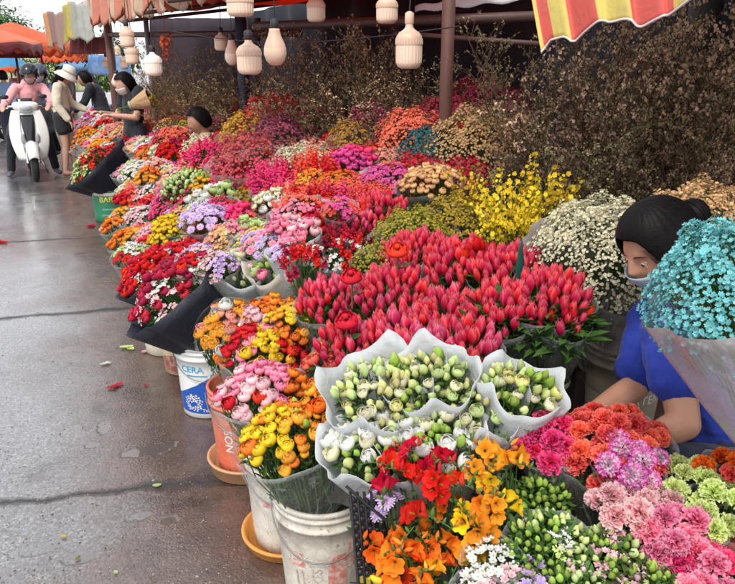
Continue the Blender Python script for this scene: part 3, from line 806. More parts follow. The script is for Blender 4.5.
c_ = at_d(704, 20, 4.0); pole(c_.x, c_.y, 0, 2.7, .09, 'thick dark post at the upper right behind twigs', plain('dark_post', (.03, .022, .02), .8))
c_ = at_d(244, 90, 7.0); pole(c_.x, c_.y, 0, 2.3, .055, 'navy post standing in for a dark gap behind the row of bulbs', plain('navy_gap_post', (.02, .025, .05), .6))  # post stands in for the dark gap to the back wall
c_ = at_d(111, 60, 9.5); pole(c_.x, c_.y, 0, 2.3, .05, 'slim brown wooden post at far end of stall', RUST)
c_ = at_d(148, 45, 8.6); pole(c_.x, c_.y, 0, 2.3, .03, 'grey tube post behind the ribbed white bulb', plain('grey_tube', (.15, .14, .14), .5))
# roof tarpaulin
def tarpmat(name, c, c2, sc=1.2, trans=.5):
    m, nt, b = nodes(name); co = coord(nt)
    f = ramp(nt, noise(nt, sc, 5, .6, co), [(.4, 0.), (.65, 1.)]); col = mixrgb(nt, f, c, c2)
    link(nt, col, b.inputs['Base Color']); b.inputs['Roughness'].default_value = .5
    bump(nt, b, noise(nt, 6, 4, .6, co, 1), .4, .03)
    tr = nt.nodes.new('ShaderNodeBsdfTranslucent'); link(nt, col, tr.inputs[0])
    mx = nt.nodes.new('ShaderNodeMixShader'); mx.inputs[0].default_value = trans
    link(nt, b.outputs[0], mx.inputs[1]); link(nt, tr.outputs[0], mx.inputs[2]); link(nt, mx.outputs[0], nt.nodes['Material Output'].inputs[0]); return m
TARP = tarpmat('orange_tarp', (.78, .13, .04), (.55, .07, .03))
DARKT = tarpmat('dark_red_tarp', (.22, .03, .035), (.12, .02, .03), 1, .3)
GREYT = tarpmat('brown_tarp', (.10, .05, .045), (.16, .09, .07), 1, .3)
mb = MB(); mb.patch(lambda u, w: (1.15+3.2*u, 4.3+6.0*w, 2.24+.28*u+.05*math.sin(w*26+u*4)*(.4+u)+.03*math.sin(u*19)), 20, 60)
o = build(mb, 'roof_tarpaulin', TARP); solid(o, .003); tag(o, 'bright orange tarpaulin stretched over the far part of the stall', 'tarpaulin')
mb = MB(); mb.patch(lambda u, w: (1.75+2.6*u, -1.2+4.3*w, 2.52+.35*u+.05*math.sin(w*22+u*4)), 20, 60)
o = build(mb, 'roof_tarpaulin', GREYT); solid(o, .003); tag(o, 'dark brown tarpaulin roof over the right hand twigs', 'tarpaulin')
STEELB = plain('roof_steel', (.08, .04, .035), .55, .3, .2)
RB = MB()
def beam(a, b, r, label, mat=STEELB):
    m = MB(); m.tube([Vector(b)-Vector(b), Vector(b)-Vector(a)] if 0 else [Vector((0, 0, 0)), Vector(b)-Vector(a)], r, 8, cap=True)
    o = build(m, 'roof_beam', mat, None, a); tag(o, label, 'beam', 'beams of the stall roof'); return o
beam(at_d(104, 35, 9.5), at_d(300, 33, 6.6), .035, 'long dark beam above the far row of bulbs')
beam(at_d(255, 26, 6.4), at_d(560, 16, 4.6), .04, 'long dark beam running behind the rust brown pole')
beam(at_d(395, 33, 5.2), at_d(540, 44, 4.4), .018, 'thin lower rail crossing the rust brown pole')
for k, (y_, lb) in enumerate(((6.6, 'nearest'), (8.2, 'middle'), (9.8, 'farthest'))):
    beam((1.1, y_, 2.12), (4.2, y_, 2.52), .022, lb + ' rafter under the orange tarpaulin')
# pale sheet standing in for the bright sky gaps near the pole
mb = MB(); P0, P1, P2, P3 = at_d(415, 12, 5.6), at_d(520, 1, 4.8), at_d(520, -14, 4.8), at_d(415, 6, 5.6)
mb.patch(lambda u, w: P0.lerp(P1, w).lerp(P3.lerp(P2, w), u) + Vector((0, 0, .01*math.sin(w*20))), 4, 20)
o = build(mb, 'sky_gap_sheet', plain('sky_gap_pale', (.72, .74, .74), .4)); solid(o, .002); tag(o, 'pale sheet standing in for a sky gap beside the rust brown pole', 'sky gap sheet')
# ------------------------------------------------------------------ striped awnings
def stripemat(name, cols, widths, rough=.6, trans=.35, dirt=.25):
    """stripes follow the cloth's own 't' coordinate (0..1 across)"""
    m, nt, b = nodes(name); at = nt.nodes.new('ShaderNodeAttribute'); at.attribute_name = 't'
    n = nt.nodes.new('ShaderNodeValToRGB'); cr = n.color_ramp; cr.interpolation = 'CONSTANT'
    while len(cr.elements) < len(cols): cr.elements.new(.5)
    x = 0
    for e, c, w in zip(cr.elements, cols, widths): e.position = x; e.color = rgba(c); x += w
    link(nt, at.outputs['Fac'], n.inputs[0]); co = coord(nt)
    col = mixrgb(nt, mth(nt, 'MULTIPLY', ramp(nt, noise(nt, 7, 7, .7, co), [(.45, 0.), (.7, 1.)]), dirt), n.outputs[0], (.3, .24, .2))
    link(nt, col, b.inputs['Base Color']); b.inputs['Roughness'].default_value = rough
    tr = nt.nodes.new('ShaderNodeBsdfTranslucent'); link(nt, col, tr.inputs[0])
    mx = nt.nodes.new('ShaderNodeMixShader'); mx.inputs[0].default_value = trans
    bump(nt, b, noise(nt, 12, 5, .6, co, 1), .4, .02)
    link(nt, b.outputs[0], mx.inputs[1]); link(nt, tr.outputs[0], mx.inputs[2]); link(nt, mx.outputs[0], nt.nodes['Material Output'].inputs[0]); return m
def interp(pts, x):
    for a, b in zip(pts, pts[1:]):
        if x <= b[0]:
            k = max(0, (x-a[0])/(b[0]-a[0])); return tuple(a[i]+(b[i]-a[i])*k for i in range(len(a)))
    return pts[-1]
# right awning: lower hem in the picture (px, py, depth)
hem = [(541, 52, 2.65), (546, 46, 2.63), (552, 38, 2.6), (562, 38.5, 2.57), (570, 42, 2.53), (577, 39, 2.5), (585, 31, 2.45), (595, 24, 2.4), (607, 19, 2.35), (620, 20, 2.3), (633, 23.5, 2.25), (645, 24, 2.2), (657, 20, 2.15), (670, 13, 2.1), (690, 0, 2.0), (715, -14, 1.9), (740, -16, 1.85)]
def hemfn(u, w):
    px, py, d = interp(hem, 541 + 199*w); b = at_d(px, py, d)
    top = at_d(523+217*w, -48-10*w, d+.12) 
    p = b.lerp(top, u); return p + FW*(.022*math.sin(w*40)*(1-u*.4)) 
RED = (.78, .13, .1); YEL = (.76, .62, .16)
YR = stripemat('red_yellow_canvas', [YEL, RED, YEL, RED, YEL, RED, YEL, RED], [.02, .05, .085, .125, .17, .23, .14, .2])
mb = MB(); mb.patch(hemfn, 16, 160, tf=lambda u, w: w+.0001)
o = build(mb, 'awning_cloth', YR)
rootA = empty('striped_awning', (o.location)); o.parent = rootA; solid(o, .002)
mb = MB(); mb.tube([Vector(hemfn(0, k/160)) for k in range(161)], .004, 6); build(mb, 'hem', plain('pale_hem', (.75, .6, .6), .7), rootA)
mb = MB(); mb.tube([Vector(hemfn(1, 0)), Vector(hemfn(1, .5)), Vector(hemfn(1, 1))], .014, 8); build(mb, 'rod', STEELB, rootA)
mb = MB(); mb.patch(lambda u, w: Vector(hemfn(1, w)).lerp(Vector((1.75+.2*w, 2.6-2.4*w, 2.53)), u), 6, 40, tf=lambda u, w: w+.0001)
solid(build(mb, 'awning_top', YR, rootA), .002)
tag(rootA, 'red and yellow striped awning with wavy hem at upper right', 'awning')
# left awning: toothed valance of pink, cream and olive stripes
v0, v1 = at_d(92, 29, 9.3), at_d(225, 2, 5.7)
q = random.Random(5)
cl_ = [(.72, .2, .12), (.72, .55, .4), (.74, .28, .18), (.66, .5, .26), (.74, .32, .22), (.74, .56, .42)]
NT = 26
def val(u, w):
    x = w*NT; tooth = abs((x % 1)-.5)*2; ti = int(x)
    amp = .12+.05*math.sin(ti*2.3)
    p = v0.lerp(v1, w); 
    return p + Vector((-.04*math.sin(w*80)-.10*u*0, .03*math.cos(w*60), -amp*(tooth**.8 if True else 0)*0 + 0)) + Vector((0, 0, .62))*u + Vector((0, 0, amp*(1-(1-tooth)**.8)*(1-u))) + Vector((.05*math.sin(w*110)*(1-u), 0, 0))
mb = MB(); mb.patch(val, 14, 260, tf=lambda u, w: min(.999, w))
TS = stripemat('faded_red_cream_canvas', [cl_[i % 6] for i in range(26)], [1/26]*26, dirt=.3)
o = build(mb, 'awning_valance', TS); rootB = empty('scalloped_awning', (0, 0, 0)); o.parent = rootB; solid(o, .003)
mb = MB(); mb.patch(lambda u, w: v0.lerp(v1, w)+Vector((1.3*u, .3*u, .62+.25*u)), 4, 60, tf=lambda u, w: min(.999, w)); solid(build(mb, 'awning_top', TS, rootB), .003)
tag(rootB, 'faded red and cream striped awning with ragged toothed edge', 'awning')
# hanging cloth farther along, four dull colours
c0, c1 = at_d(47, 47, 12.3), at_d(95, 31, 9.6)
def cloth(u, w):
    p = c0.lerp(c1, w); sag = .09*math.sin(w*PI*4)**2
    return p + Vector((.03*math.sin(w*55+u*2), .03*math.cos(w*43), .05*math.sin(w*13)-sag*(1-u)+(.50-.06*w)*u))
mb = MB(); mb.patch(cloth, 12, 120, tf=lambda u, w: min(.999, w))
o = build(mb, 'hanging_cloth', stripemat('dull_patched_cloth', [(.66, .32, .14), (.32, .2, .17), (.42, .27, .22), (.5, .42, .1), (.62, .52, .1), (.45, .46, .4), (.5, .52, .47), (.55, .55, .5)], [.14, .16, .14, .1, .1, .12, .12, .12], dirt=.5)); solid(o, .003)
tag(o, 'dull hanging cloth in brown, yellow and grey beside orange umbrella', 'cloth')
# pale sloping tarp over it, maroon underside sheet below
t0, t1, t2, t3 = at_d(56, 23, 12.2), at_d(96, 17, 9.8), at_d(96, -6, 10.4), at_d(64, 12, 12.6)
mb = MB(); mb.patch(lambda u, w: t0.lerp(t1, w).lerp(t3.lerp(t2, w), u)+Vector((0, 0, .04*math.sin(w*9))), 8, 24)
o = build(mb, 'sloping_tarp', tarpmat('cream_tarp', (.76, .68, .6), (.68, .58, .52), 1, .4)); solid(o, .004); tag(o, 'cream sloping tarp above the dull hanging cloth', 'tarpaulin')
t0, t1, t2, t3 = at_d(72, 8.5, 12.0), at_d(97, 6, 10.0), at_d(97, -8, 10.6), at_d(90, -3, 12.3)
mb = MB(); mb.patch(lambda u, w: t0.lerp(t1, w).lerp(t3.lerp(t2, w), u), 4, 8)
o = build(mb, 'sloping_tarp', tarpmat('pink_tarp', (.7, .16, .2), (.6, .12, .16), 1, .4)); solid(o, .004); tag(o, 'small rose pink tarp above the cream sloping tarp', 'tarpaulin')
def panel(px0, py0, px1, py1, d0, d1, mat, name, label, cat, wav=.05):
    A, B_, Cc, D = at_d(px0, py1, d0), at_d(px1, py1, d1), at_d(px1, py0, d1), at_d(px0, py0, d0)
    m = MB(); m.patch(lambda u, w: A.lerp(B_, w).lerp(D.lerp(Cc, w), u)+Vector((wav*math.sin(w*37), wav*math.cos(w*29), 0)), 10, 60)
    o = build(m, name, mat); solid(o, .004); return tag(o, label, cat)
panel(70, 37, 112, 54, 12.6, 10.6, DARKT, 'shade_panel', 'maroon sheet standing in for an awning underside beyond the cloth', 'curtain')  # sheet stands in for the maroon underside of the awning
panel(150, 18, 262, 112, 11.8, 9.6, plain('dark_back', (.03, .02, .03), .9), 'shade_panel', 'black sheet closing the sky gap behind the dry grass bundles at far end', 'curtain')  # dark sheet enlarged to block a white sky gap
# ------------------------------------------------------------------ orange market umbrellas and the far end of the street
def umbrella(c, R0, h, mats, label, n=8, hpole=2.2, valance=.22, seed=0):
    root = empty('market_umbrella', (c.x, c.y, 0)); z = c.z; q = random.Random(seed)
    m = MB()
    def fn(u, w):
        g = 2*PI*w; k = abs(((w*n) % 1)-.5)*2
        r = R0*u*(1-.05*(1-k)*u); return (r*math.cos(g), r*math.sin(g), z + h*(1-u**1.15) - .05*(1-k)*u)
    m.patch(fn, 10, 96, closed=True); solid(build(m, 'canopy', mats[0], root), .003)
    m = MB(); m.patch(lambda u, w: (lambda p: (p[0]*1.003, p[1]*1.003, p[2]-valance*u*(.8+.2*math.sin(w*2*PI*24))))(fn(1, w)), 3, 192, closed=True); solid(build(m, 'valance', mats[1], root), .003)
    m = MB(); m.lathe([(0, 0), (.025, 0), (.025, z+h), (0, z+h)], 12); build(m, 'pole', STEELB, root)
    for k in range(n):
        m = MB(); g = 2*PI*k/n; m.tube([(0, 0, z+h-.03), (R0*.98*math.cos(g), R0*.98*math.sin(g), z-.02)], .008, 4); build(m, 'rib', STEELB, root)
    return tag(root, label, 'umbrella')
OC = tarpmat('umbrella_orange', (.86, .2, .06), (.78, .15, .05), 1.5, .45); OC2 = tarpmat('umbrella_salmon', (.8, .26, .13), (.75, .2, .1), 1.5, .45)
u = at_d(14, 43, 15.0); umbrella(u, 1.15, .42, (OC, OC), 'large orange market umbrella at the left edge', seed=1)
u = at_d(-32, 42, 13.5); umbrella(u, 1.3, .4, (OC2, DARKT), 'salmon umbrella with dark red valance partly outside the left edge', seed=2)
u = at_d(40, 47, 17.5); umbrella(u, 1.1, .36, (OC2, OC), 'orange umbrella behind the first, touching the dull cloth', seed=3)
u = at_d(66, 55, 22); umbrella(u, .8, .25, (tarpmat('umbrella_red', (.75, .08, .04), (.7, .06, .04)), OC), 'small red umbrella far behind the sun hat', seed=4)
u = at_d(88, 66, 24); umbrella(u, 1.0, .5, (tarpmat('umbrella_blue', (.1, .3, .6), (.3, .5, .7), 1.5), tarpmat('umbrella_blue2', (.1, .3, .6), (.3, .5, .7))), 'blue and white umbrella far down the street', seed=5)
u = at_d(10, 66, 24); umbrella(u, .7, .4, (tarpmat('umbrella_cyan', (.05, .35, .6), (.1, .4, .6), 1.5), OC), 'small cyan umbrella behind the parked scooters', seed=6)
panel(-30, 46, 44, 58, 15.5, 15.8, DARKT, 'shade_panel', 'long maroon sheet standing in for the undersides of the orange umbrellas', 'curtain')  # sheet stands in for the dark maroon underside of the umbrellas
panel(-40, 58, 130, 92, 30, 30, plain('far_green_wall', (.34, .36, .2), .9, var=.35, scale=2.5), 'site_fence', 'pale yellow green fence closing the far end of the street', 'fence', .03)
panel(88, 55, 132, 75, 19, 18, tarpmat('blue_sheet', (.15, .33, .62), (.45, .6, .75), 2), 'plastic_sheet', 'light blue plastic sheet behind the far posts', 'plastic sheet')
for i, px in enumerate((-10, 18, 46, 72)):
    c = at_d(px, 75, 29.6); m = MB(); m.tube([(0, 0, 0), (0, 0, c.z+.5)], .05, 6); tag(build(m, 'fence_post', plain('grey_tube', (.15, .14, .14), .5), None, (c.x, c.y, 0)), 'thin grey upright in front of the far yellow green fence', 'post', 'uprights of the far fence')
def tree(c, H, Rr, label, n=900, seed=1, lf=.16):
    q = random.Random(seed); root = empty('street_tree', (c.x, c.y, 0)); m = MB()
    m.tube([(0, 0, 0), (.1, 0, H*.3), (0, .1, H*.6), (0, 0, H*.85)], [.16, .13, .09, .03], 8)
    cl = []
    for k in range(11):
        g = k*2.4; p = Vector((Rr*.65*math.cos(g)*q.uniform(.4, 1), Rr*.65*math.sin(g)*q.uniform(.4, 1), H*q.uniform(.55, .98))); cl.append((p, Rr*q.uniform(.25, .45)))
        m.tube([(0, .05, H*.45), p*.6+Vector((0, 0, H*.25)), p], [.06, .035, .012], 5)
    build(m, 'trunk', TWIG, root); f = MB()
    for i in range(n):
        p, r_ = q.choice(cl); d = Vector((q.gauss(0, 1), q.gauss(0, 1), q.gauss(0, 1))).normalized(); leaf(f, p+d*r_*q.uniform(.5, 1.1), d+Vector((0, 0, -.3)), lf, lf*.3, q)
    build(f, 'crown', LEAF, root); return tag(root, label, 'tree')
c = at_d(2, 40, 34); tree(c, 4.15, 1.7, 'dark green tree top just above the orange umbrella', 1500, 3)
c = at_d(66, 60, 27); tree(c, 2.6, 1.4, 'bushy tree behind the small red umbrella', 1200, 4, .13)
c = at_d(112, 70, 22); tree(c, 2.2, 1.1, 'low green tree beside the light blue sheet', 1200, 5, .12)
c = at_d(28, 66, 26); tree(c, 1.9, 1.2, 'low shrubby tree in front of the far fence', 900, 6, .11)
# ------------------------------------------------------------------ hanging bulbs
PEACH = plain('bulb_housing', (.62, .42, .31), .45, var=.05)
DIFF = plain('bulb_diffuser', (.8, .6, .46), .3, var=.04); PALE = plain('bulb_white', (.82, .74, .64), .35, var=.03)
CORD = plain('black_cord', (.02, .015, .02), .6)
def bulb(px, py, w, h, kind, label, top=None):
    d = .125*F/w if kind != 'small' else .09*F/w
    c = at_d(px, py, d); Rr = w/2*d/F; Hh = h*d/F*.98; root = empty('hanging_bulb', c)
    if kind == 'pear':
        m = MB(); m.lathe([(0, -Hh*.5), (Rr*.45, -Hh*.48), (Rr*.8, -Hh*.38), (Rr, -Hh*.2), (Rr*.97, -Hh*.06)], 32); build(m, 'diffuser', DIFF, root)
        m = MB(); m.lathe([(Rr*.97, -Hh*.06), (Rr*.84, .08*Hh), (Rr*.6, .24*Hh), (Rr*.47, .38*Hh), (Rr*.45, .44*Hh), (0, .45*Hh)], 32); build(m, 'housing', PEACH, root)
    else:
        m = MB(); m.lathe([(0, -Hh*.5), (Rr*.6, -Hh*.495), (Rr*.86, -Hh*.46), (Rr*.98, -Hh*.38), (Rr, -Hh*.28), (Rr, 0)], 36); 
        for k in range(24):
            g = 2*PI*k/24; m.tube([(Rr*1.0*math.cos(g), Rr*1.0*math.sin(g), 0), (Rr*math.cos(g), Rr*math.sin(g), -.28*Hh), (Rr*.975*math.cos(g), Rr*.975*math.sin(g), -.38*Hh)], Rr*.028, 4)
        build(m, 'diffuser', DIFF if kind != 'pale' else PALE, root)
        m = MB(); m.lathe([(Rr*1.03, -.005*Hh), (Rr*1.04, .02*Hh), (Rr*1.03, .13*Hh), (Rr*.95, .2*Hh), (Rr*.72, .27*Hh), (Rr*.42, .33*Hh), (Rr*.3, .38*Hh), (Rr*.27, .5*Hh), (0, .5*Hh)], 36)
        for k in range(30):
            g = 2*PI*k/30; m.tube([((Rr*1.04)*math.cos(g), (Rr*1.04)*math.sin(g), .02*Hh), ((Rr*1.03)*math.cos(g), Rr*1.03*math.sin(g), .12*Hh), (Rr*.74*math.cos(g), Rr*.74*math.sin(g), .27*Hh)], Rr*.035, 4)
        build(m, 'housing', PEACH if kind != 'pale' else PALE, root)
    m = MB(); m.lathe([(Rr*.3, .43*Hh), (Rr*.36, .46*Hh), (Rr*.34, .66*Hh), (Rr*.12, .7*Hh), (0, .7*Hh)], 16)
    build(m, 'socket', CORD if px not in (409, 316) else PEACH, root)
    zt = max(c.z+.5, 2.2 if px > 100 else 2.1)
    m = MB(); m.tube([(0, 0, .68*Hh), (.006, 0, (zt-c.z)*.5), (0, .005, zt-c.z)], .0035, 5); build(m, 'cord', CORD, root)
    return tag(root, label, 'light bulb', 'bulbs hanging from the stall roof')
for a in ((409, 45, 26, 46, 'cap', 'ribbed bulb with long neck, nearest the rust brown pole'),
          (275, 46, 23, 38, 'pear', 'pear shaped bulb hanging right of the ribbed pair'),
          (249, 56, 24, 36, 'cap', 'ribbed cylinder bulb just left of the big pear bulb'),
          (232, 52, 15, 26, 'pear', 'smaller pear bulb half hidden by the ribbed bulb'),
          (221, 41, 13, 19, 'cap', 'small ribbed bulb left of the smaller pear bulb'),
          (153, 63, 17, 25, 'pale', 'whitest ribbed bulb, above the seller in black'),
          (132, 54, 13, 20, 'cap', 'ribbed bulb directly left of the whitest bulb'),
          (127, 36, 14, 22, 'cap', 'ribbed bulb up under the toothed awning edge'),
          (106, 62, 7, 12, 'cap', 'tiny bulb beside the far brown post'),
          (117, 50, 6, 11, 'cap', 'tiny pale bulb against the blue sheet'),
          (124, 62, 8, 14, 'cap', 'tiny bulb below the ribbed one by the blue sheet'),
          (117, 80, 11, 14, 'pear', 'low small bulb beside the head of the seller in black'),
          (240, 3, 26, 26, 'cap', 'ribbed bulb against the orange tarpaulin, cut by picture top'),
          (316, 8, 18, 27, 'cap', 'ribbed bulb at picture top, left of the rust pole pair'),
          (387, 8, 21, 30, 'cap', 'ribbed bulb at picture top beside the long necked bulb')): bulb(*a)
# red-orange crumpled plastic between twigs
# cable along the bulbs
m = MB(); A = at_d(170, 31, 6.2); B = at_d(460, 26, 3.9); m.tube([A.lerp(B, k/20)-Vector((0, 0, .09*math.sin(PI*k/20))) for k in range(21)], .004, 5)
tag(build(m, 'power_cable', CORD), 'thin sagging cable strung between the hanging bulbs', 'cable')
q = random.Random(9); root = empty('plastic_bag', at_d(166, 44, 7.5)); m = MB()
for k in range(60):
    p = Vector((q.gauss(0, .035), q.gauss(0, .035), q.gauss(0, .06))); leaf(m, p, Vector((q.gauss(0, 1), q.gauss(0, 1), q.gauss(0, 1))), .045, .02, q)
m.tube([(0, 0, .1), (0, 0, .6)], .004, 4)
build(m, 'crumpled_film', petalmat((.75, .1, .03), (.85, .3, .1)), root); tag(root, 'crumpled orange red plastic hanging above the dry grass', 'plastic bag')
# ------------------------------------------------------------------ people
def head_into(mb, c, face, up, s=1., n=(40, 30), fine=True):
    """head with nose, sockets, lips, chin and ears; face = direction it looks"""
    y = Vector(face).normalized(); z = Vector(up); z = (z - y*z.dot(y)).normalized(); x = y.cross(z)
    M = Matrix((x, y, z)).transposed(); c = Vector(c)
    def gs(d, cx, cy, cz, w): return math.exp(-((d[0]-cx)**2+(d[1]-cy)**2+(d[2]-cz)**2)/(w*w))
    def fn(u, w):
        la = (u-.5)*PI*.998; lo = w*2*PI; d = (math.cos(la)*math.cos(lo), math.cos(la)*math.sin(lo), math.sin(la))
        px, py, pz = d[0]*.074, d[1]*.096, d[2]*.116
        if d[2] < 0: k = -d[2]; px *= 1-.30*k; py = py*(1-.10*k) + .012*k
        if d[1] < 0 and d[2] > -.3: py -= .012*(-d[1])
        b = 0
        b += .010*gs(d, 0, 1, .02, .16) + .019*gs(d, 0, 1, -.17, .14) + .007*gs(d, .13, .97, -.2, .09)+.007*gs(d, -.13, .97, -.2, .09)
        b -= .011*(gs(d, .36, .92, .06, .17)+gs(d, -.36, .92, .06, .17))
        b += .005*(gs(d, .33, .9, .24, .16)+gs(d, -.33, .9, .24, .16)) + .005*(gs(d, .5, .8, -.2, .2)+gs(d, -.5, .8, -.2, .2))
        b += .007*gs(d, 0, .9, -.43, .12) + .006*gs(d, 0, .86, -.53, .1) - .005*gs(d, 0, .88, -.485, .05) + .010*gs(d, 0, .68, -.78, .2)
        p = Vector((px, py+b, pz))*s
        q_ = M @ p + c; return q_
    mb.patch(fn, n[1], n[0], closed=True)
    for sd in (1, -1):
        mb.sup(c + M @ Vector((sd*.075*s, -.005*s, -.005*s)), (.008*s, .017*s, .030*s), 1, 12, 8, M=M)
    return M
def hand_into(mb, wrist, d, nrm, s=1., curl=.5, thumb=1):
    d = Vector(d).normalized(); nrm = Vector(nrm); nrm = (nrm-d*nrm.dot(d)).normalized(); sd = d.cross(nrm)*thumb; w = Vector(wrist)
    mb.capsule(w+d*.012*s, w+d*.074*s, .026*s, .036*s, side=sd, flat=.42)
    for k, (o, L) in enumerate(((1.45, .85), (.5, 1.0), (-.5, .95), (-1.4, .75))):
        a = w+d*.085*s+sd*(.0185*o*s); c1 = curl*.6+.05*k; c2 = curl*1.3+.05*k
        b = a+(d*math.cos(c1)+nrm*math.sin(c1))*.042*L*s; c = b+(d*math.cos(c2)+nrm*math.sin(c2))*.026*L*s; e = c+(d*math.cos(c2*1.4)+nrm*math.sin(c2*1.4))*.018*L*s
        mb.capsule(a-d*.02*s, b, .0098*s, .0088*s, 10); mb.capsule(b, c, .0086*s, .0078*s, 10); mb.capsule(c, e, .0077*s, .0065*s, 10)
    a = w+d*.022*s+sd*.022*s; b = a+(d*.65+sd*.75+nrm*.25).normalized()*.045*s; c = b+(d*.9+sd*.2+nrm*.35).normalized()*.03*s
    mb.capsule(a, b, .013*s, .0105*s, 10); mb.capsule(b, c, .0102*s, .008*s, 10)
def fuse(mb, name, mat, parent, voxel=.01, smooth=2, disp=None):
    o = build(mb, name, mat, None)
    m = o.modifiers.new('r', 'REMESH'); m.mode = 'VOXEL'; m.voxel_size = voxel; m.use_smooth_shade = True
    if smooth: s = o.modifiers.new('s', 'SMOOTH'); s.factor = .5; s.iterations = smooth
    if disp:
        t = bpy.data.textures.new('folds', 'CLOUDS'); t.noise_scale = disp[1]; t.noise_depth = 2
        dm = o.modifiers.new('d', 'DISPLACE'); dm.texture = t; dm.strength = disp[0]; dm.mid_level = .5; dm.texture_coords = 'LOCAL'
    dg = bpy.context.evaluated_depsgraph_get(); me = bpy.data.meshes.new_from_object(o.evaluated_get(dg))
    o.modifiers.clear(); o.data = me; me.polygons.foreach_set('use_smooth', [True]*len(me.polygons)); o.name = name
    if parent is not None: o.parent = parent
    return o
def skinmat(name, c):
    if name in MATS: return MATS[name]
    m, nt, b = nodes(name); co = coord(nt)
    col = mixrgb(nt, noise(nt, 22, 4, .6, co), tuple(x*.9 for x in c), (c[0]*1.05, c[1]*.97, c[2]*.93))
    link(nt, col, b.inputs['Base Color']); b.inputs['Roughness'].default_value = .48
    setin(b, 'Subsurface Weight', .12); b.inputs['Subsurface Radius'].default_value = (.012, .005, .003); setin(b, 'Subsurface Scale', 1.)
    bump(nt, b, noise(nt, 300, 3, .6, co), .08); MATS[name] = m; return m
SKIN = skinmat('skin', (.46, .235, .15)); SKIN2 = skinmat('skin_fair', (.56, .33, .24))
def fabric(name, c, rough=.85, sc=350):
    if name in MATS: return MATS[name]
    m, nt, b = nodes(name); co = coord(nt)
    col = mixrgb(nt, noise(nt, 7, 5, .6, co), tuple(x*.82 for x in c), c)
    link(nt, col, b.inputs['Base Color']); b.inputs['Roughness'].default_value = rough; setin(b, 'Sheen Weight', .1)
    bump(nt, b, mth(nt, 'ADD', mth(nt, 'MULTIPLY', noise(nt, sc, 2, .5, co), .25), mth(nt, 'MULTIPLY', noise(nt, 16, 3, .5, co, 1.), 1.2)), .4, .012)
    MATS[name] = m; return m
def hairmat():
    if 'hair' in MATS: return MATS['hair']
    m, nt, b = nodes('hair'); co = coord(nt); mp = nt.nodes.new('ShaderNodeMapping'); mp.inputs['Scale'].default_value = (25, 220, 220); mp.inputs['Rotation'].default_value = (0, .5, .6); link(nt, co, mp.inputs[0])
    f = noise(nt, 1, 4, .6, mp.outputs[0]); link(nt, ramp(nt, f, [(.3, (.004, .0035, .004)), (.75, (.012, .009, .009))]), b.inputs['Base Color'])
    b.inputs['Roughness'].default_value = .45; setin(b, 'Specular IOR Level', .08); bump(nt, b, f, .5, .002); MATS['hair'] = m; return m
HAIR = hairmat()
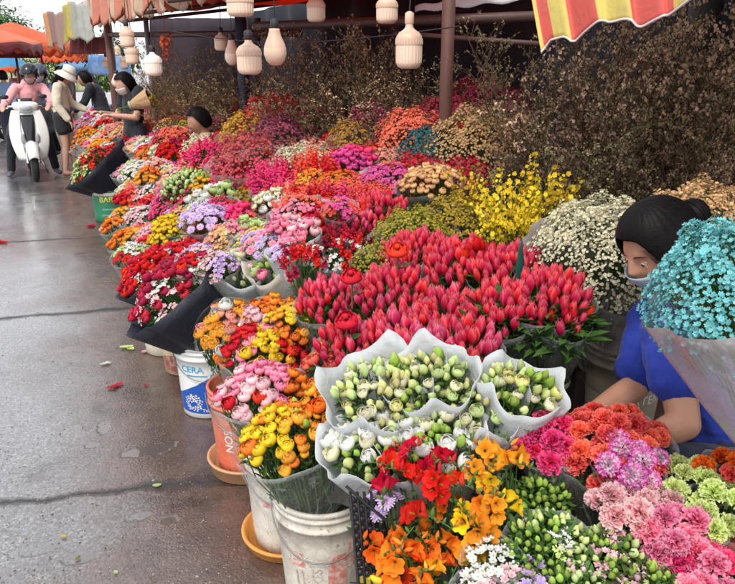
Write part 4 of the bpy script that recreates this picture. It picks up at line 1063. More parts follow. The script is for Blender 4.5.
# ---- the seller in blue
def seller():
    P = at_d; r = empty('person', (P(735, 470, 1.85).x, P(735, 470, 1.85).y, 0)); org = r.location.copy()
    FWh = Vector((FW.x, FW.y, 0)).normalized()
    P = lambda x, y, d: at_d(x, y, d+.16)
    hd = P(657, 246, 1.80); face = (-RT*.86 - FWh*.36 + Vector((0, 0, -.54))).normalized(); up = (Vector((0, 0, 1)) - RT*.45 - FWh*.12)
    nk = P(703, 290, 1.90); ch = P(688, 352, 1.90); be = P(722, 420, 1.93); pe = P(765, 482, 1.9)
    shN = P(670, 334, 1.70); elN = P(684, 424, 1.62); wrN = P(634, 446, 1.62)
    shF = P(654, 322, 2.0); elF = P(634, 388, 1.92); wrF = P(578, 424, 1.80)
    L = lambda p: p-org
    hdL = L(hd)
    b = MB(); M = head_into(b, hdL, face, up, .99, (64, 48))
    b.capsule(hdL+M @ Vector((0, -.035, -.06)), L(nk), .050, .056)
    b.capsule(L(nk), L(ch), .085, .12, side=(shN-shF), flat=.8); b.capsule(L(ch), L(be), .125, .115, side=(shN-shF), flat=.8); b.capsule(L(be), L(pe), .12, .15, side=(shN-shF), flat=.85)
    for sh, el, wr, th in ((shN, elN, wrN, 1), (shF, elF, wrF, -1)):
        b.capsule(L(nk).lerp(L(sh), .35), L(sh), .06, .058); b.capsule(L(sh), L(el), .052, .041); b.capsule(L(el), L(el).lerp(L(wr), .3), .041, .040); b.capsule(L(el).lerp(L(wr), .28), L(wr), .040, .025)
        d = (wr-el).normalized()
        hand_into(b, L(wr), d + Vector((0, 0, -.25)), Vector((0, 0, -1)), .95, .7, th)
    hips = (shN-shF).normalized()
    knN = P(672, 470, 1.62); knF = P(650, 452, 2.1)
    for s_, kn in ((1, knN), (-1, knF)):
        hp = L(pe)+hips*(.09*s_); b.capsule(hp, L(kn), .085, .055); an = Vector((L(kn).x+.05, L(kn).y, .08)); b.capsule(L(kn), an, .052, .034); b.capsule(an, an+(-RT*.16)+Vector((0, 0, -.045)), .034, .028)
    body = fuse(b, 'body', SKIN, r, .0042, 2)
    # blue top
    c = MB(); sd = (shN-shF)
    c.capsule(L(nk)+Vector((0, 0, -.035)), L(ch), .095, .140, side=sd, flat=.8); c.capsule(L(ch), L(be), .142, .135, side=sd, flat=.85); c.capsule(L(be), L(pe), .135, .155, side=sd, flat=.9)
    c.capsule(L(nk).lerp(L(shN), .3)-Vector((0, 0, .03)), L(shN), .07, .078); c.capsule(L(shN), L(shN).lerp(L(elN), .50), .078, .076)
    c.capsule(L(nk).lerp(L(shF), .3)-Vector((0, 0, .03)), L(shF), .07, .078); c.capsule(L(shF), L(shF).lerp(L(elF), .72), .078, .072)
    fuse(c, 'blue_shirt', fabric('royal_blue_cotton', (.006, .028, .30), .8), r, .006, 2, (.022, .07))
    t = MB(); t.capsule(L(be).lerp(L(pe), .4), L(pe), .145, .172, side=sd, flat=.9)
    for s_, kn in ((1, knN), (-1, knF)):
        hp = L(pe)+hips*(.09*s_); t.capsule(hp, L(kn), .112, .078); an = Vector((L(kn).x+.05, L(kn).y, .12)); t.capsule(L(kn), an, .076, .055)
    fuse(t, 'navy_trousers', fabric('navy_cotton', (.010, .013, .035), .85), r, .009, 2, (.02, .09))
    # hair: cap drawn back to a bun
    h = MB()
    def cap(u, w):
        lo = w*2*PI; dy = math.sin(lo); front = .34+.10*max(0, dy)*(1-abs(math.cos(lo))*.3) if dy > 0 else .34+.34*dy*0
        lim = rad(90) - (rad(112) if dy < -.2 else rad(112)-(rad(60))*sstep(.15, .97, dy))
        la = rad(90) - u*(rad(90)-lim); d = Vector((math.cos(la)*math.cos(lo), math.cos(la)*math.sin(lo), math.sin(la)))
        k = 1+.05*(1-u**6)
        px, py, pz = d.x*.083*k, d.y*.104*k, d.z*.126*k
        if d.y < 0: py -= .020*(-d.y)
        if d.z < 0: px *= 1-.22*(-d.z)
        wv = .0004*math.sin(w*170+u*7)
        return hdL + M @ Vector((px*(1+wv*6), py, pz+wv))*1.03
    h.patch(cap, 30, 200, closed=True)
    ho = build(h, 'hair', HAIR, r); solid(ho, .008, -1)
    h = MB(); bc = Vector((-.005, -.138, .012)); h.sup(hdL+M @ bc, (.046, .042, .044), 1, 28, 18, M=M)
    q = random.Random(4)
    for k in range(26):  # coils of the bun
        a = q.uniform(0, PI); pts = []
        ax = Vector((math.cos(a)*.4, -1, math.sin(a)*.4)).normalized(); s1 = ax.orthogonal().normalized(); s2 = ax.cross(s1); rr = q.uniform(.018, .046); off = math.sqrt(max(0, .0021-rr*rr))*.9
        for j in range(15): g = 2*PI*j/14; pts.append(hdL + M @ (bc + ax*off + s1*rr*math.cos(g)+s2*rr*math.sin(g)))
        h.tube(pts, .0035, 5)
    for k in range(150):  # strands drawn from the temple to the bun
        s_ = 1 if k % 2 else -1; g = q.uniform(.15, 1.25); pts = []
        for j in range(10):
            u = j/9; lo = PI/2-s_*(g*.75+u*(PI*.93-g*.75)); la = rad(46-u*28+10*math.sin(u*PI)+(1.25-g)*14)
            pts.append(hdL + M @ (Vector((math.cos(la)*math.cos(lo)*.0865, math.cos(la)*math.sin(lo)*.109-(.02*max(0, -math.sin(lo))), math.sin(la)*.13))*1.064))
        h.tube(pts, [.0005]+[.0016]*8+[.0006], 4)
    for k in range(60):  # flyaway hairs over the crown and nape
        lo = q.uniform(0, 6.28); la = q.uniform(.1, 1.3); pts = []
        for j in range(6):
            l2 = lo+.10*j*q.uniform(.6, 1.3); d = Vector((math.cos(la)*math.cos(l2), math.cos(la)*math.sin(l2), math.sin(la)))
            if d.y > .35 and d.z < .45: break
            lift = 1.045+.035*math.sin(PI*j/5)*q.random()
            pts.append(hdL + M @ (Vector((d.x*.0855, d.y*.107-(.02*max(0, -d.y)), d.z*.128))*lift))
        if len(pts) > 2: h.tube(pts, .0005, 3)
    for k in range(0):  # loose hairs at the temple and brow
        x0 = q.uniform(-.06, .06); z0 = q.uniform(.045, .075); pts = [hdL + M @ Vector((x0+(.012*j*.2)*(1 if x0 > 0 else -1), .088-.004*j-abs(x0)*.5, z0-.006*j+q.uniform(-.001, .001))) for j in range(6)]
        h.tube(pts, .0005, 3)
    for k in range(9):
        pts = [hdL + M @ (Vector((-.055-.003*k*.3+.012*j*0, .083-.006*j-.003*k, .055-.014*j-.002*k*j*.3))*1.05) for j in range(6)]
        h.tube(pts, .0007, 3)
    build(h, 'hair_bun', HAIR, r)
    # eyes and brows
    for s_ in (1, -1):
        e = MB(); ec = hdL+M @ Vector((s_*.030, .0735, .003)); e.sup(ec, (.0112,)*3, 1, 16, 12); build(e, 'eye', plain('eye_white', (.7, .66, .62), .2), r)
        e = MB(); e.sup(ec+M @ Vector((0, .0085, -.003)), (.0055, .004, .0055), 1, 12, 8, M=M); build(e, 'iris', plain('iris', (.02, .01, .008), .1), r)
        e = MB(); e.capsule(ec+M @ Vector((-.016, .007, .0075)), ec+M @ Vector((.016, .007, .0068)), .0034, .0034, 8); e.capsule(ec+M @ Vector((-.015, .008, -.0085)), ec+M @ Vector((.015, .008, -.0075)), .0022, .0022, 6)
        fuse(e, 'eyelid', SKIN, r, .0016, 1)
        e = MB(); e.tube([hdL+M @ Vector((s_*x, yy, z)) for x, yy, z in ((.012, .0915, .024), (.024, .0905, .029), (.038, .0845, .029), (.050, .0735, .024))], [.0008, .0018, .0016, .0005], 6); build(e, 'eyebrow', HAIR, r)
    # face mask
    mk = MB()
    def mfn(u, w):
        lo = PI/2+(w-.5)*2*rad(68); la = rad(-14)-u*rad(48); d = Vector((math.cos(la)*math.cos(lo), math.cos(la)*math.sin(lo), math.sin(la)))
        k = abs(w-.5)*2
        return hdL + M @ (Vector((d.x*.082*(1+.20*d.z), d.y*.100+.016*(1-k*k)*(1-u*.4), d.z*.122))*1.03) + M @ Vector((0, 0, .0012*math.sin(u*30)))
    mk.patch(mfn, 10, 24); mo = build(mk, 'face_mask', fabric('mask_cloth', (.42, .48, .52), .8), r); solid(mo, .002)
    tag(r, 'seated person in blue top with black hair bun, reaching among the carnations', 'person')
    sb = MB(); pp = L(pe); sb.lathe([(0, 0), (.15, 0), (.15, .02), (.14, .03), (0, .03)], 28, (0, 0, pp.z-.185))
    rs = empty('plastic_stool', (pe.x, pe.y, 0)); build(sb, 'seat', plain('red_plastic', (.5, .03, .02), .4), rs)
    for k in range(4):
        g = k*PI/2+.6; m = MB(); m.tube([(.13*math.cos(g), .13*math.sin(g), pp.z-.185), (.17*math.cos(g), .17*math.sin(g), 0)], .016, 6); build(m, 'leg', plain('red_plastic', (.5, .03, .02), .4), rs)
    tag(rs, 'low red plastic stool under the seated person in blue', 'stool')
seller()
def figure(loc, rz, label, J=None, top=(.5, .5, .5), bottom=(.02, .02, .03), sleeve=1., legs='long', hair='short', hat=None, mask=None, skin=None, h=1.6, shoes=(.05, .05, .06), voxel=.011, face=(0, 1, -.1), hood=False, curl=.5, palm=(0, 0, -1)):
    skin = skin or SKIN; k = h/1.6; r = empty('person', loc, rz)
    D = dict(head=(0, .03, 1.48), neck=(0, 0, 1.35), chest=(0, 0, 1.20), belly=(0, .01, 1.02), pel=(0, 0, .88), shR=(.175, 0, 1.31), elR=(.21, -.02, 1.04), wrR=(.20, .06, .82),
             shL=(-.175, 0, 1.31), elL=(-.21, -.02, 1.04), wrL=(-.20, .06, .82), hipR=(.09, 0, .86), knR=(.10, .03, .47), anR=(.10, -.01, .08), hipL=(-.09, 0, .86), knL=(-.10, .03, .47), anL=(-.10, -.01, .08), toeR=(.12, .15, .03), toeL=(-.12, .15, .03))
    if J: D.update(J)
    D = {a: Vector(b)*k for a, b in D.items()}; V = lambda s: D[s]; sd = D['shR']-D['shL']; b = MB()
    M = head_into(b, V('head'), face, (0, 0, 1), k*.98, (32, 24)); b.capsule(V('head')+M @ Vector((0, -.02, -.07)), V('neck'), .048, .052)
    b.capsule(V('neck')-Vector((0, 0, .05)), V('chest'), .09, .13, side=sd, flat=.72); b.capsule(V('chest'), V('belly'), .13, .115, side=sd, flat=.72); b.capsule(V('belly'), V('pel'), .115, .14, side=sd, flat=.75)
    for s_ in 'RL':
        b.capsule(V('neck').lerp(V('sh'+s_), .5)-Vector((0, 0, .02)), V('sh'+s_), .05, .05); b.capsule(V('sh'+s_), V('el'+s_), .048, .038); b.capsule(V('el'+s_), V('wr'+s_), .038, .026)
        d = V('wr'+s_)-V('el'+s_); hand_into(b, V('wr'+s_), d, palm, k, curl, 1 if s_ == 'R' else -1)
        b.capsule(V('hip'+s_), V('kn'+s_), .082, .054); b.capsule(V('kn'+s_), V('kn'+s_).lerp(V('an'+s_), .35), .052, .052); b.capsule(V('kn'+s_).lerp(V('an'+s_), .3), V('an'+s_), .052, .034); b.capsule(V('an'+s_)+Vector((0, 0, -.03)), V('toe'+s_), .034, .026)
    fuse(b, 'body', skin, r, voxel, 2)
    c = MB(); g = .016
    c.capsule(V('neck')-Vector((0, 0, .06)), V('chest'), .10, .13+g, side=sd, flat=.75); c.capsule(V('chest'), V('belly'), .13+g, .125+g, side=sd, flat=.76); c.capsule(V('belly'), V('pel'), .125+g, .14+g, side=sd, flat=.78)
    for s_ in 'RL':
        c.capsule(V('neck').lerp(V('sh'+s_), .4)-Vector((0, 0, .03)), V('sh'+s_), .055, .05+g)
        e = V('sh'+s_).lerp(V('el'+s_), min(1, sleeve*2)); c.capsule(V('sh'+s_), e, .052+g, .045+g)
        if sleeve > .55: c.capsule(V('el'+s_), V('el'+s_).lerp(V('wr'+s_), min(1, sleeve*2-1)), .045+g, .034+g)
    if hood: c.capsule(V('neck')+Vector((-.05, -.05, .01)), V('neck')+Vector((.05, -.05, .01)), .06, .06); c.capsule(V('neck')+Vector((-.06, .02, 0)), V('neck')+Vector((.06, .02, 0)), .045, .045)
    fuse(c, 'top', fabric('top_%.2f_%.2f_%.2f' % top, top), r, voxel, 1, (.02, .09))
    t = MB(); t.capsule(V('belly').lerp(V('pel'), .55), V('pel'), .13+g, .15+g, side=sd, flat=.78)
    for s_ in 'RL':
        kn = V('kn'+s_) if legs == 'long' else V('hip'+s_).lerp(V('kn'+s_), .42)
        t.capsule(V('hip'+s_), kn, .088+g, (.058 if legs == 'long' else .085)+g)
        if legs == 'long': t.capsule(kn, V('an'+s_)+Vector((0, 0, .02)), .058+g, .042+g)
    fuse(t, 'trousers' if legs == 'long' else 'shorts', fabric('bot_%.2f_%.2f_%.2f' % bottom, bottom), r, voxel, 1, (.015, .08))
    for s_ in 'RL':
        m = MB(); m.capsule(V('an'+s_)+Vector((0, -.01, -.035)), V('toe'+s_)+Vector((0, .01, .008)), .042, .036, side=(1, 0, 0), flat=.85); fuse(m, 'shoe', plain('shoe_%.2f' % shoes[0], shoes, .6), r, voxel*.8, 1)
    if hair:
        m = MB(); hc = V('head'); lowb = {'short': 122, 'long': 150}[hair]
        def cap(u, w):
            lo = w*2*PI; dy = math.sin(lo); lim = rad(lowb)-rad(lowb-52)*sstep(-.3, .7, dy); la = rad(90)-u*lim
            d = Vector((math.cos(la)*math.cos(lo), math.cos(la)*math.sin(lo), math.sin(la))); kx = 1+.02*math.sin(w*90+u*9)
            return hc + M @ Vector((d.x*.084*kx, d.y*.106*kx-(.014 if dy < 0 else 0)*-dy, d.z*.126))*k
        m.patch(cap, 14, 48, closed=True); solid(build(m, 'hair', HAIR, r), .012, -1)
        if hair == 'long': m = MB(); m.capsule(hc+M @ Vector((0, -.10, -.04)), hc+M @ Vector((0, -.12, -.22)), .04, .02); build(m, 'ponytail', HAIR, r)
    if mask:
        m = MB()
        def mf(u, w):
            lo = PI/2+(w-.5)*2*rad(66); la = rad(-8)-u*rad(54); d = Vector((math.cos(la)*math.cos(lo), math.cos(la)*math.sin(lo), math.sin(la))); kk = abs(w-.5)*2
            return V('head') + M @ Vector((d.x*.082, d.y*.106+.018*(1-kk*kk), d.z*.122))*k
        m.patch(mf, 6, 14); solid(build(m, 'face_mask', fabric('mask_%.2f' % mask[0], mask), r), .002)
    if hat == 'bucket':
        m = MB(); pr = [(.001, .145), (.06, .143), (.085, .12), (.098, .06), (.104, .045), (.135, .0), (.165, -.035), (.163, -.038), (.13, -.006), (.098, .035), (.09, .06), (.08, .11), (.001, .135)]
        m.lathe([(a*k, b_*k) for a, b_ in pr], 28); o = build(m, 'sun_hat', fabric('hat_cream', (.72, .68, .6)), r, V('head')); o.rotation_euler = M.to_euler()
        m = MB(); m.lathe([(.101*k, .045*k), (.1045*k, .045*k), (.099*k, .07*k), (.096*k, .07*k)], 28); o = build(m, 'hat_band', fabric('hat_band', (.5, .42, .34)), r, V('head')); o.rotation_euler = M.to_euler()
    if hat in ('helmet', 'helmet_blue'):
        m = MB()
        def hf(u, w):
            lo = w*2*PI; dy = math.sin(lo); lim = rad(112)-rad(34)*sstep(-.1, .6, dy); la = rad(90)-u*lim; d = Vector((math.cos(la)*math.cos(lo), math.cos(la)*math.sin(lo), math.sin(la)))
            return V('head')+M @ Vector((d.x*.112, d.y*.130-.008, d.z*.135+.012))*k
        m.patch(hf, 14, 36, closed=True); mt = plain('helmet_black', (.012, .014, .02), .15) if hat == 'helmet' else plain('helmet_slate', (.05, .07, .1), .2)
        solid(build(m, 'helmet', mt, r), .02, -1)
        m = MB(); m.patch(lambda u, w: V('head')+M @ Vector((.112*math.cos(PI/2+(w-.5)*2.2), (.125+.05*u)*math.sin(PI/2+(w-.5)*2.2), .050-.012*u))*k, 3, 16); solid(build(m, 'visor', mt, r), .006)
        m = MB(); m.tube([V('head')+M @ Vector(p)*k for p in ((.095, .02, .02), (.078, .03, -.06), (.03, .04, -.122), (-.03, .04, -.122), (-.078, .03, -.06), (-.095, .02, .02))], .006, 6); build(m, 'chin_strap', CORD, r)
    if hat == 'cap':
        m = MB(); m.sup(V('head')+Vector((0, -.01, .05))*k, (.092*k, .112*k, .09*k), 1, 20, 12); m.patch(lambda u, w: V('head')+M @ Vector((.085*math.cos(PI/2+(w-.5)*2.2), (.09+.075*u)*math.sin(PI/2+(w-.5)*2.2), .052-.015*u))*k, 3, 12); build(m, 'cap', fabric('cap_red', (.5, .06, .05)), r)
    tag(r, label, 'person'); return r, D
# ---- scooter
WHT = plain('white_paint', (.76, .75, .72), .16, var=.03); BLKG = plain('gloss_black', (.014, .015, .018), .12); RUB = plain('rubber', (.02, .02, .02), .85, bmp=.3); CHR = plain('chrome', (.6, .6, .6), .15, 1, var=.05)
def scooter(loc, rz, label, paint=None, lean=0, group=None):
    paint = paint or WHT; r = empty('motor_scooter', loc, rz)
    def wheel(y, name):
        w = MB(); n = 40; R0, r0 = .205, .052
        w.patch(lambda u, v: ((r0*math.cos(u*2*PI)*.92), y+(R0+r0*math.sin(u*2*PI))*math.cos(v*2*PI), .257+(R0+r0*math.sin(u*2*PI))*math.sin(v*2*PI)), 14, n, closed=True)
        t = build(w, 'tyre', RUB, None); rm = MB()
        for k in range(5):
            g = k*2*PI/5; rm.tube([(0, y, .257), (0, y+.17*math.cos(g), .257+.17*math.sin(g))], [.03, .014], 6)
        rm.patch(lambda u, v: ((.045*math.cos(u*2*PI)), y+(.165+.012*math.sin(u*2*PI))*math.cos(v*2*PI), .257+(.165+.012*math.sin(u*2*PI))*math.sin(v*2*PI)), 8, n, closed=True)
        ri = build(rm, 'rim', plain('rim_dark', (.08, .08, .085), .3, .8), None)
        e = empty(name, (0, 0, 0)); e.parent = r; t.parent = e; ri.parent = e
    wheel(.62, 'front_wheel'); wheel(-.62, 'rear_wheel')
    m = MB()
    def fend(u, v):
        g = rad(20)+u*rad(150); x = (v-.5)*2; rr = .285+.03*(1-x*x); return (x*.082*(1-.15*abs(u-.5)*2), .62+rr*math.cos(g), .257+rr*math.sin(g)-.03*x*x)
    m.patch(fend, 16, 10); solid(build(m, 'front_fender', paint, r), .006)
    for s_ in (1, -1):
        m = MB(); m.tube([(.075*s_, .62, .257), (.07*s_, .52, .55), (.04*s_, .46, .75)], [.022, .024, .02], 8); build(m, 'fork', CHR, r)
    # leg shield: white V-shaped cheeks with a black centre
    def shield(x0, x1, off):
        def fn(u, v):
            z = .30+.68*u; hw = .10+.155*math.sin(PI*min(1, .18+u*.62))**1.1
            a = x0+(x1-x0)*v; x = a*hw; y = .50-.16*u+.085*(1-a*a)*(1-.3*u)+off+.05*math.sin(u*PI)
            return (x, y, z)
        return fn
    for a, b_ in ((-1, -.42), (.42, 1)):
        m = MB(); m.patch(shield(a, b_, .018), 18, 8); solid(build(m, 'white_side_panel', paint, r), .012)
    m = MB(); m.patch(shield(-1, 1, -.004), 18, 16); solid(build(m, 'leg_shield', paint, r), .012)
    m = MB(); m.patch(lambda u, v: (lambda p: (p[0]*(1-.65*(1-u)), p[1]+.020, .42+.50*u))(shield(-.42, .42, .004)(.18+.74*u, v)), 12, 8); solid(build(m, 'grille', BLKG, r), .008)
    for s_ in (1, -1):
        m = MB(); m.sup((.095*s_, .565, .60), (.03, .03, .07), .8, 14, 10); build(m, 'indicator', plain('grey_lens', (.3, .3, .31), .15), r)
    # handlebar cowl and headlamp
    m = MB(); m.sup((0, .36, 1.03), (.17, .085, .075), .75, 28, 16, taper=-.12); m.sup((0, .41, 1.01), (.10, .07, .07), .9, 20, 12); build(m, 'handlebar_cowl', paint, r)
    m = MB(); m.sup((0, .462, 1.015), (.085, .03, .042), .8, 20, 12); build(m, 'headlight', plain('lamp_glass', (.45, .47, .5), .06, .3), r)
    m = MB(); m.patch(lambda u, v: ((v-.5)*.20, .39+.02*math.cos((v-.5)*3)-.03*u, 1.085+.06*u), 4, 8); solid(build(m, 'screen', BLKG, r), .005)
    m = MB(); m.tube([(-.33, .27, 1.02), (-.18, .33, 1.03), (.18, .33, 1.03), (.33, .27, 1.02)], .014, 8, cap=True); build(m, 'handlebar', CHR, r)
    for s_ in (1, -1):
        m = MB(); m.tube([(.23*s_, .31, 1.03), (.34*s_, .265, 1.02)], .019, 10, cap=True); build(m, 'grip', RUB, r)
        m = MB(); m.tube([(.19*s_, .33, 1.05), (.235*s_, .335, 1.13)], .005, 6); m.sup((.25*s_, .335, 1.165), (.058, .014, .032), .8, 18, 10); build(m, 'mirror', BLKG, r)
        m = MB(); m.tube([(.22*s_, .36, 1.01), (.33*s_, .33, 1.0)], .006, 5); build(m, 'brake_lever', CHR, r)
    m = MB(); m.sup((0, .1, .34), (.16, .32, .05), .4, 20, 8); build(m, 'footboard', plain('dark_plastic', (.03, .03, .035), .6), r)
    m = MB(); m.sup((0, -.42, .58), (.175, .46, .20), .6, 28, 16, taper=.1); build(m, 'rear_body', paint, r)
    m = MB(); m.sup((0, -.36, .80), (.15, .42, .055), .6, 28, 12); build(m, 'seat', RUB, r)
    m = MB(); m.tube([(.16, -.2, .3), (.17, -.75, .33)], [.04, .05], 10, cap=True); build(m, 'exhaust', CHR, r)
    m = MB(); m.tube([(-.12, .0, .3), (-.2, .02, .02)], .012, 6, cap=True); build(m, 'side_stand', CHR, r)
    return tag(r, label, 'motor scooter', group)
sc = at_z(34, 180, 0); scooter((sc.x, sc.y+.5, 0), PI+.06, 'white scooter with black centre panel, facing the camera under the rider in pink')
seat = dict(head=(-.13, .06, 1.44), neck=(-.11, -.02, 1.31), chest=(-.08, -.05, 1.16), belly=(-.04, -.09, 1.0), pel=(0, -.12, .88), shR=(.08, -.02, 1.26), shL=(-.28, -.02, 1.26), elR=(.24, .16, 1.06), elL=(-.38, .16, 1.06), wrR=(.28, .40, 1.02), wrL=(-.31, .40, 1.02),
            hipR=(.10, -.1, .86), hipL=(-.10, -.1, .86), knR=(.24, .26, .60), knL=(-.24, .26, .60), anR=(.30, .16, .10), anL=(-.30, .16, .10), toeR=(.34, .32, .04), toeL=(-.34, .32, .04))
figure((sc.x, sc.y+.64, 0), PI+.06, 'person in pink hoodie and black helmet astride the white scooter', seat, (.78, .36, .38), (.014, .015, .022), 1., hair='short', hat='helmet', mask=(.62, .36, .36), h=1.62, hood=True, face=(.35, 1, -.25), shoes=(.09, .1, .12), skin=SKIN2)
seat2 = dict(seat); seat2.update(wrR=(.2, .30, 1.0), wrL=(-.2, .30, 1.0), elR=(.26, .1, 1.05), elL=(-.26, .1, 1.05), anR=(.26, .1, .3), anL=(-.26, .1, .3), toeR=(.28, .24, .26), toeL=(-.28, .24, .26))
figure((sc.x+.16, sc.y+1.22, 0), PI-.3, 'passenger in slate helmet and dark jacket seated behind the pink hoodie', seat2, (.10, .13, .2), (.02, .02, .03), 1., hair='short', hat='helmet_blue', mask=(.6, .62, .66), h=1.62, voxel=.013)
st = at_z(66, 176, 0)
figure((st.x+.05, st.y, 0), -PI/2-.25, 'standing person in cream sun hat, pale jacket and black shorts choosing flowers', dict(head=(0, .14, 1.44), neck=(0, .05, 1.33), chest=(0, .01, 1.18), shR=(.16, .03, 1.28), shL=(-.16, .03, 1.28), elR=(.21, .0, 1.03), elL=(-.2, .10, 1.04), wrR=(.2, .12, .84), wrL=(-.17, .3, .95), knR=(.07, .02, .46), knL=(-.07, .07, .47), anR=(.06, -.03, .08), anL=(-.06, .08, .08), toeR=(.07, .12, .03), toeL=(-.06, .22, .03)),
       (.66, .6, .46), (.016, .014, .018), 1., legs='short', hair='long', hat='bucket', mask=(.4, .18, .12), h=1.62, face=(0, 1, -.55), shoes=(.3, .14, .1), skin=SKIN2)
bag = empty('shoulder_bag', (st.x+.07, st.y-.14, .92)); m = MB(); m.sup((0, 0, 0), (.09, .05, .08), .5); build(m, 'pouch', plain('dark_leather', (.05, .03, .035), .5), bag); m = MB(); m.tube([(.08, 0, .05), (.1, .06, .28), (.03, .1, .43), (-.05, .1, .40), (-.06, .02, .05)], .009, 6); build(m, 'strap', plain('brown_strap', (.28, .1, .06), .6), bag)
tag(bag, 'small dark bag on brown strap against the pale jacket', 'bag')
# seller in black with a kraft wrapped bunch
sb_ = at_d(131, 84, 8.0)
figure((sb_.x, sb_.y, 0), PI/2+.35, 'standing seller in black t-shirt and face mask holding a kraft paper bunch', dict(head=(0, .08, 1.26*1.0+.13), neck=(0, 0, 1.27), elR=(.21, .1, 1.03), wrR=(.12, .34, 1.08), elL=(-.22, .08, 1.03), wrL=(-.10, .30, 1.06)), (.012, .012, .018), (.03, .03, .04), .3, hair='long', mask=(.7, .62, .6), h=1.6, face=(0, 1, -.35), skin=SKIN2)
# seated seller, black hair, beige top
ss_ = at_d(203, 121, 6.6); dz = ss_.z-1.02
figure((ss_.x, ss_.y, dz), PI/2+.2, 'seated person with short black hair and beige top in mid display', dict(head=(0, .05, 1.02), neck=(0, -.02, .90), chest=(0, -.05, .75), belly=(0, -.06, .58), pel=(0, -.08, .45), shR=(.18, -.02, .86), shL=(-.18, -.02, .86), elR=(.22, .1, .62), elL=(-.22, .1, .62), wrR=(.16, .32, .6), wrL=(-.16, .32, .6),
       hipR=(.1, -.05, .44), hipL=(-.1, -.05, .44), knR=(.14, .36, .48), knL=(-.14, .36, .48), anR=(.14, .36, .1), anL=(-.14, .36, .1), toeR=(.15, .5, .05), toeL=(-.15, .5, .05)), (.5, .38, .24), (.03, .03, .05), .4, hair='short', h=1.6, face=(.1, 1, -.3), skin=SKIN)
st2 = empty('plastic_stool', (ss_.x+.06, ss_.y, max(0, dz))); m = MB(); m.sup((0, 0, .3), (.15, .15, .02), .5); build(m, 'seat', plain('blue_plastic', (.03, .1, .4), .4), st2)
for k in range(4):
    g = k*PI/2+.6; m = MB(); m.tube([(.12*math.cos(g), .12*math.sin(g), .3), (.16*math.cos(g), .16*math.sin(g), -max(0, dz))], .015, 6); build(m, 'leg', plain('blue_plastic', (.03, .1, .4), .4), st2)
tag(st2, 'low blue plastic stool under the person in beige', 'stool')
# dark figure with raised arm
d_ = at_d(98, 74, 11.2)
figure((d_.x, d_.y, 0), PI/2-.3, 'person in dark clothes bending forward with one arm raised beyond the stall end', dict(head=(0, .22, 1.36), neck=(0, .12, 1.28), chest=(0, .05, 1.15), elR=(.3, .2, 1.4), wrR=(.2, .42, 1.38), shR=(.18, .1, 1.27), shL=(-.18, .1, 1.25), elL=(-.22, .2, 1.02), wrL=(-.15, .36, .9)), (.015, .02, .03), (.02, .02, .03), 1., hair='short', h=1.62, voxel=.014)
# far passers-by
for (px, py, d, rz, lab, top, bot, hat, hr) in ((3, 76, 13.8, .3, 'person in light blue shirt walking away at the left edge', (.2, .33, .55), (.03, .03, .05), None, 'short'),
        (28, 70, 15.5, 2.9, 'person in red cap behind the rider in pink', (.3, .12, .1), (.03, .03, .05), 'cap', 'short'),
        (60, 71, 16.0, 2.6, 'dark haired person in grey walking toward camera behind the sun hat', (.12, .11, .13), (.03, .03, .05), None, 'long'),
        (18, 73, 17.5, 3.4, 'person in dark red jacket far left beneath the maroon sheet', (.18, .04, .05), (.05, .05, .06), None, 'short')):
    c = at_d(px, py, d); figure((c.x, c.y, 0), rz, lab, None, top, bot, .6, hair=hr, hat=hat, h=(c.z+.1)/1.6*1.6 if 1.3 < c.z+.1 < 1.8 else 1.6, voxel=.016)
c = at_z(-6, 150, 0); s2 = scooter((c.x-.25, c.y+1.6, 0), PI-.7, 'dark red scooter parked half outside the left edge', plain('dark_red_paint', (.2, .02, .025), .2), group='scooters parked by the street')
c = at_z(-8, 128, 0); s3 = scooter((c.x, c.y+1.5, 0), PI-.9, 'slate scooter parked just behind the dark red one', plain('slate_paint', (.06, .08, .11), .2), group='scooters parked by the street')
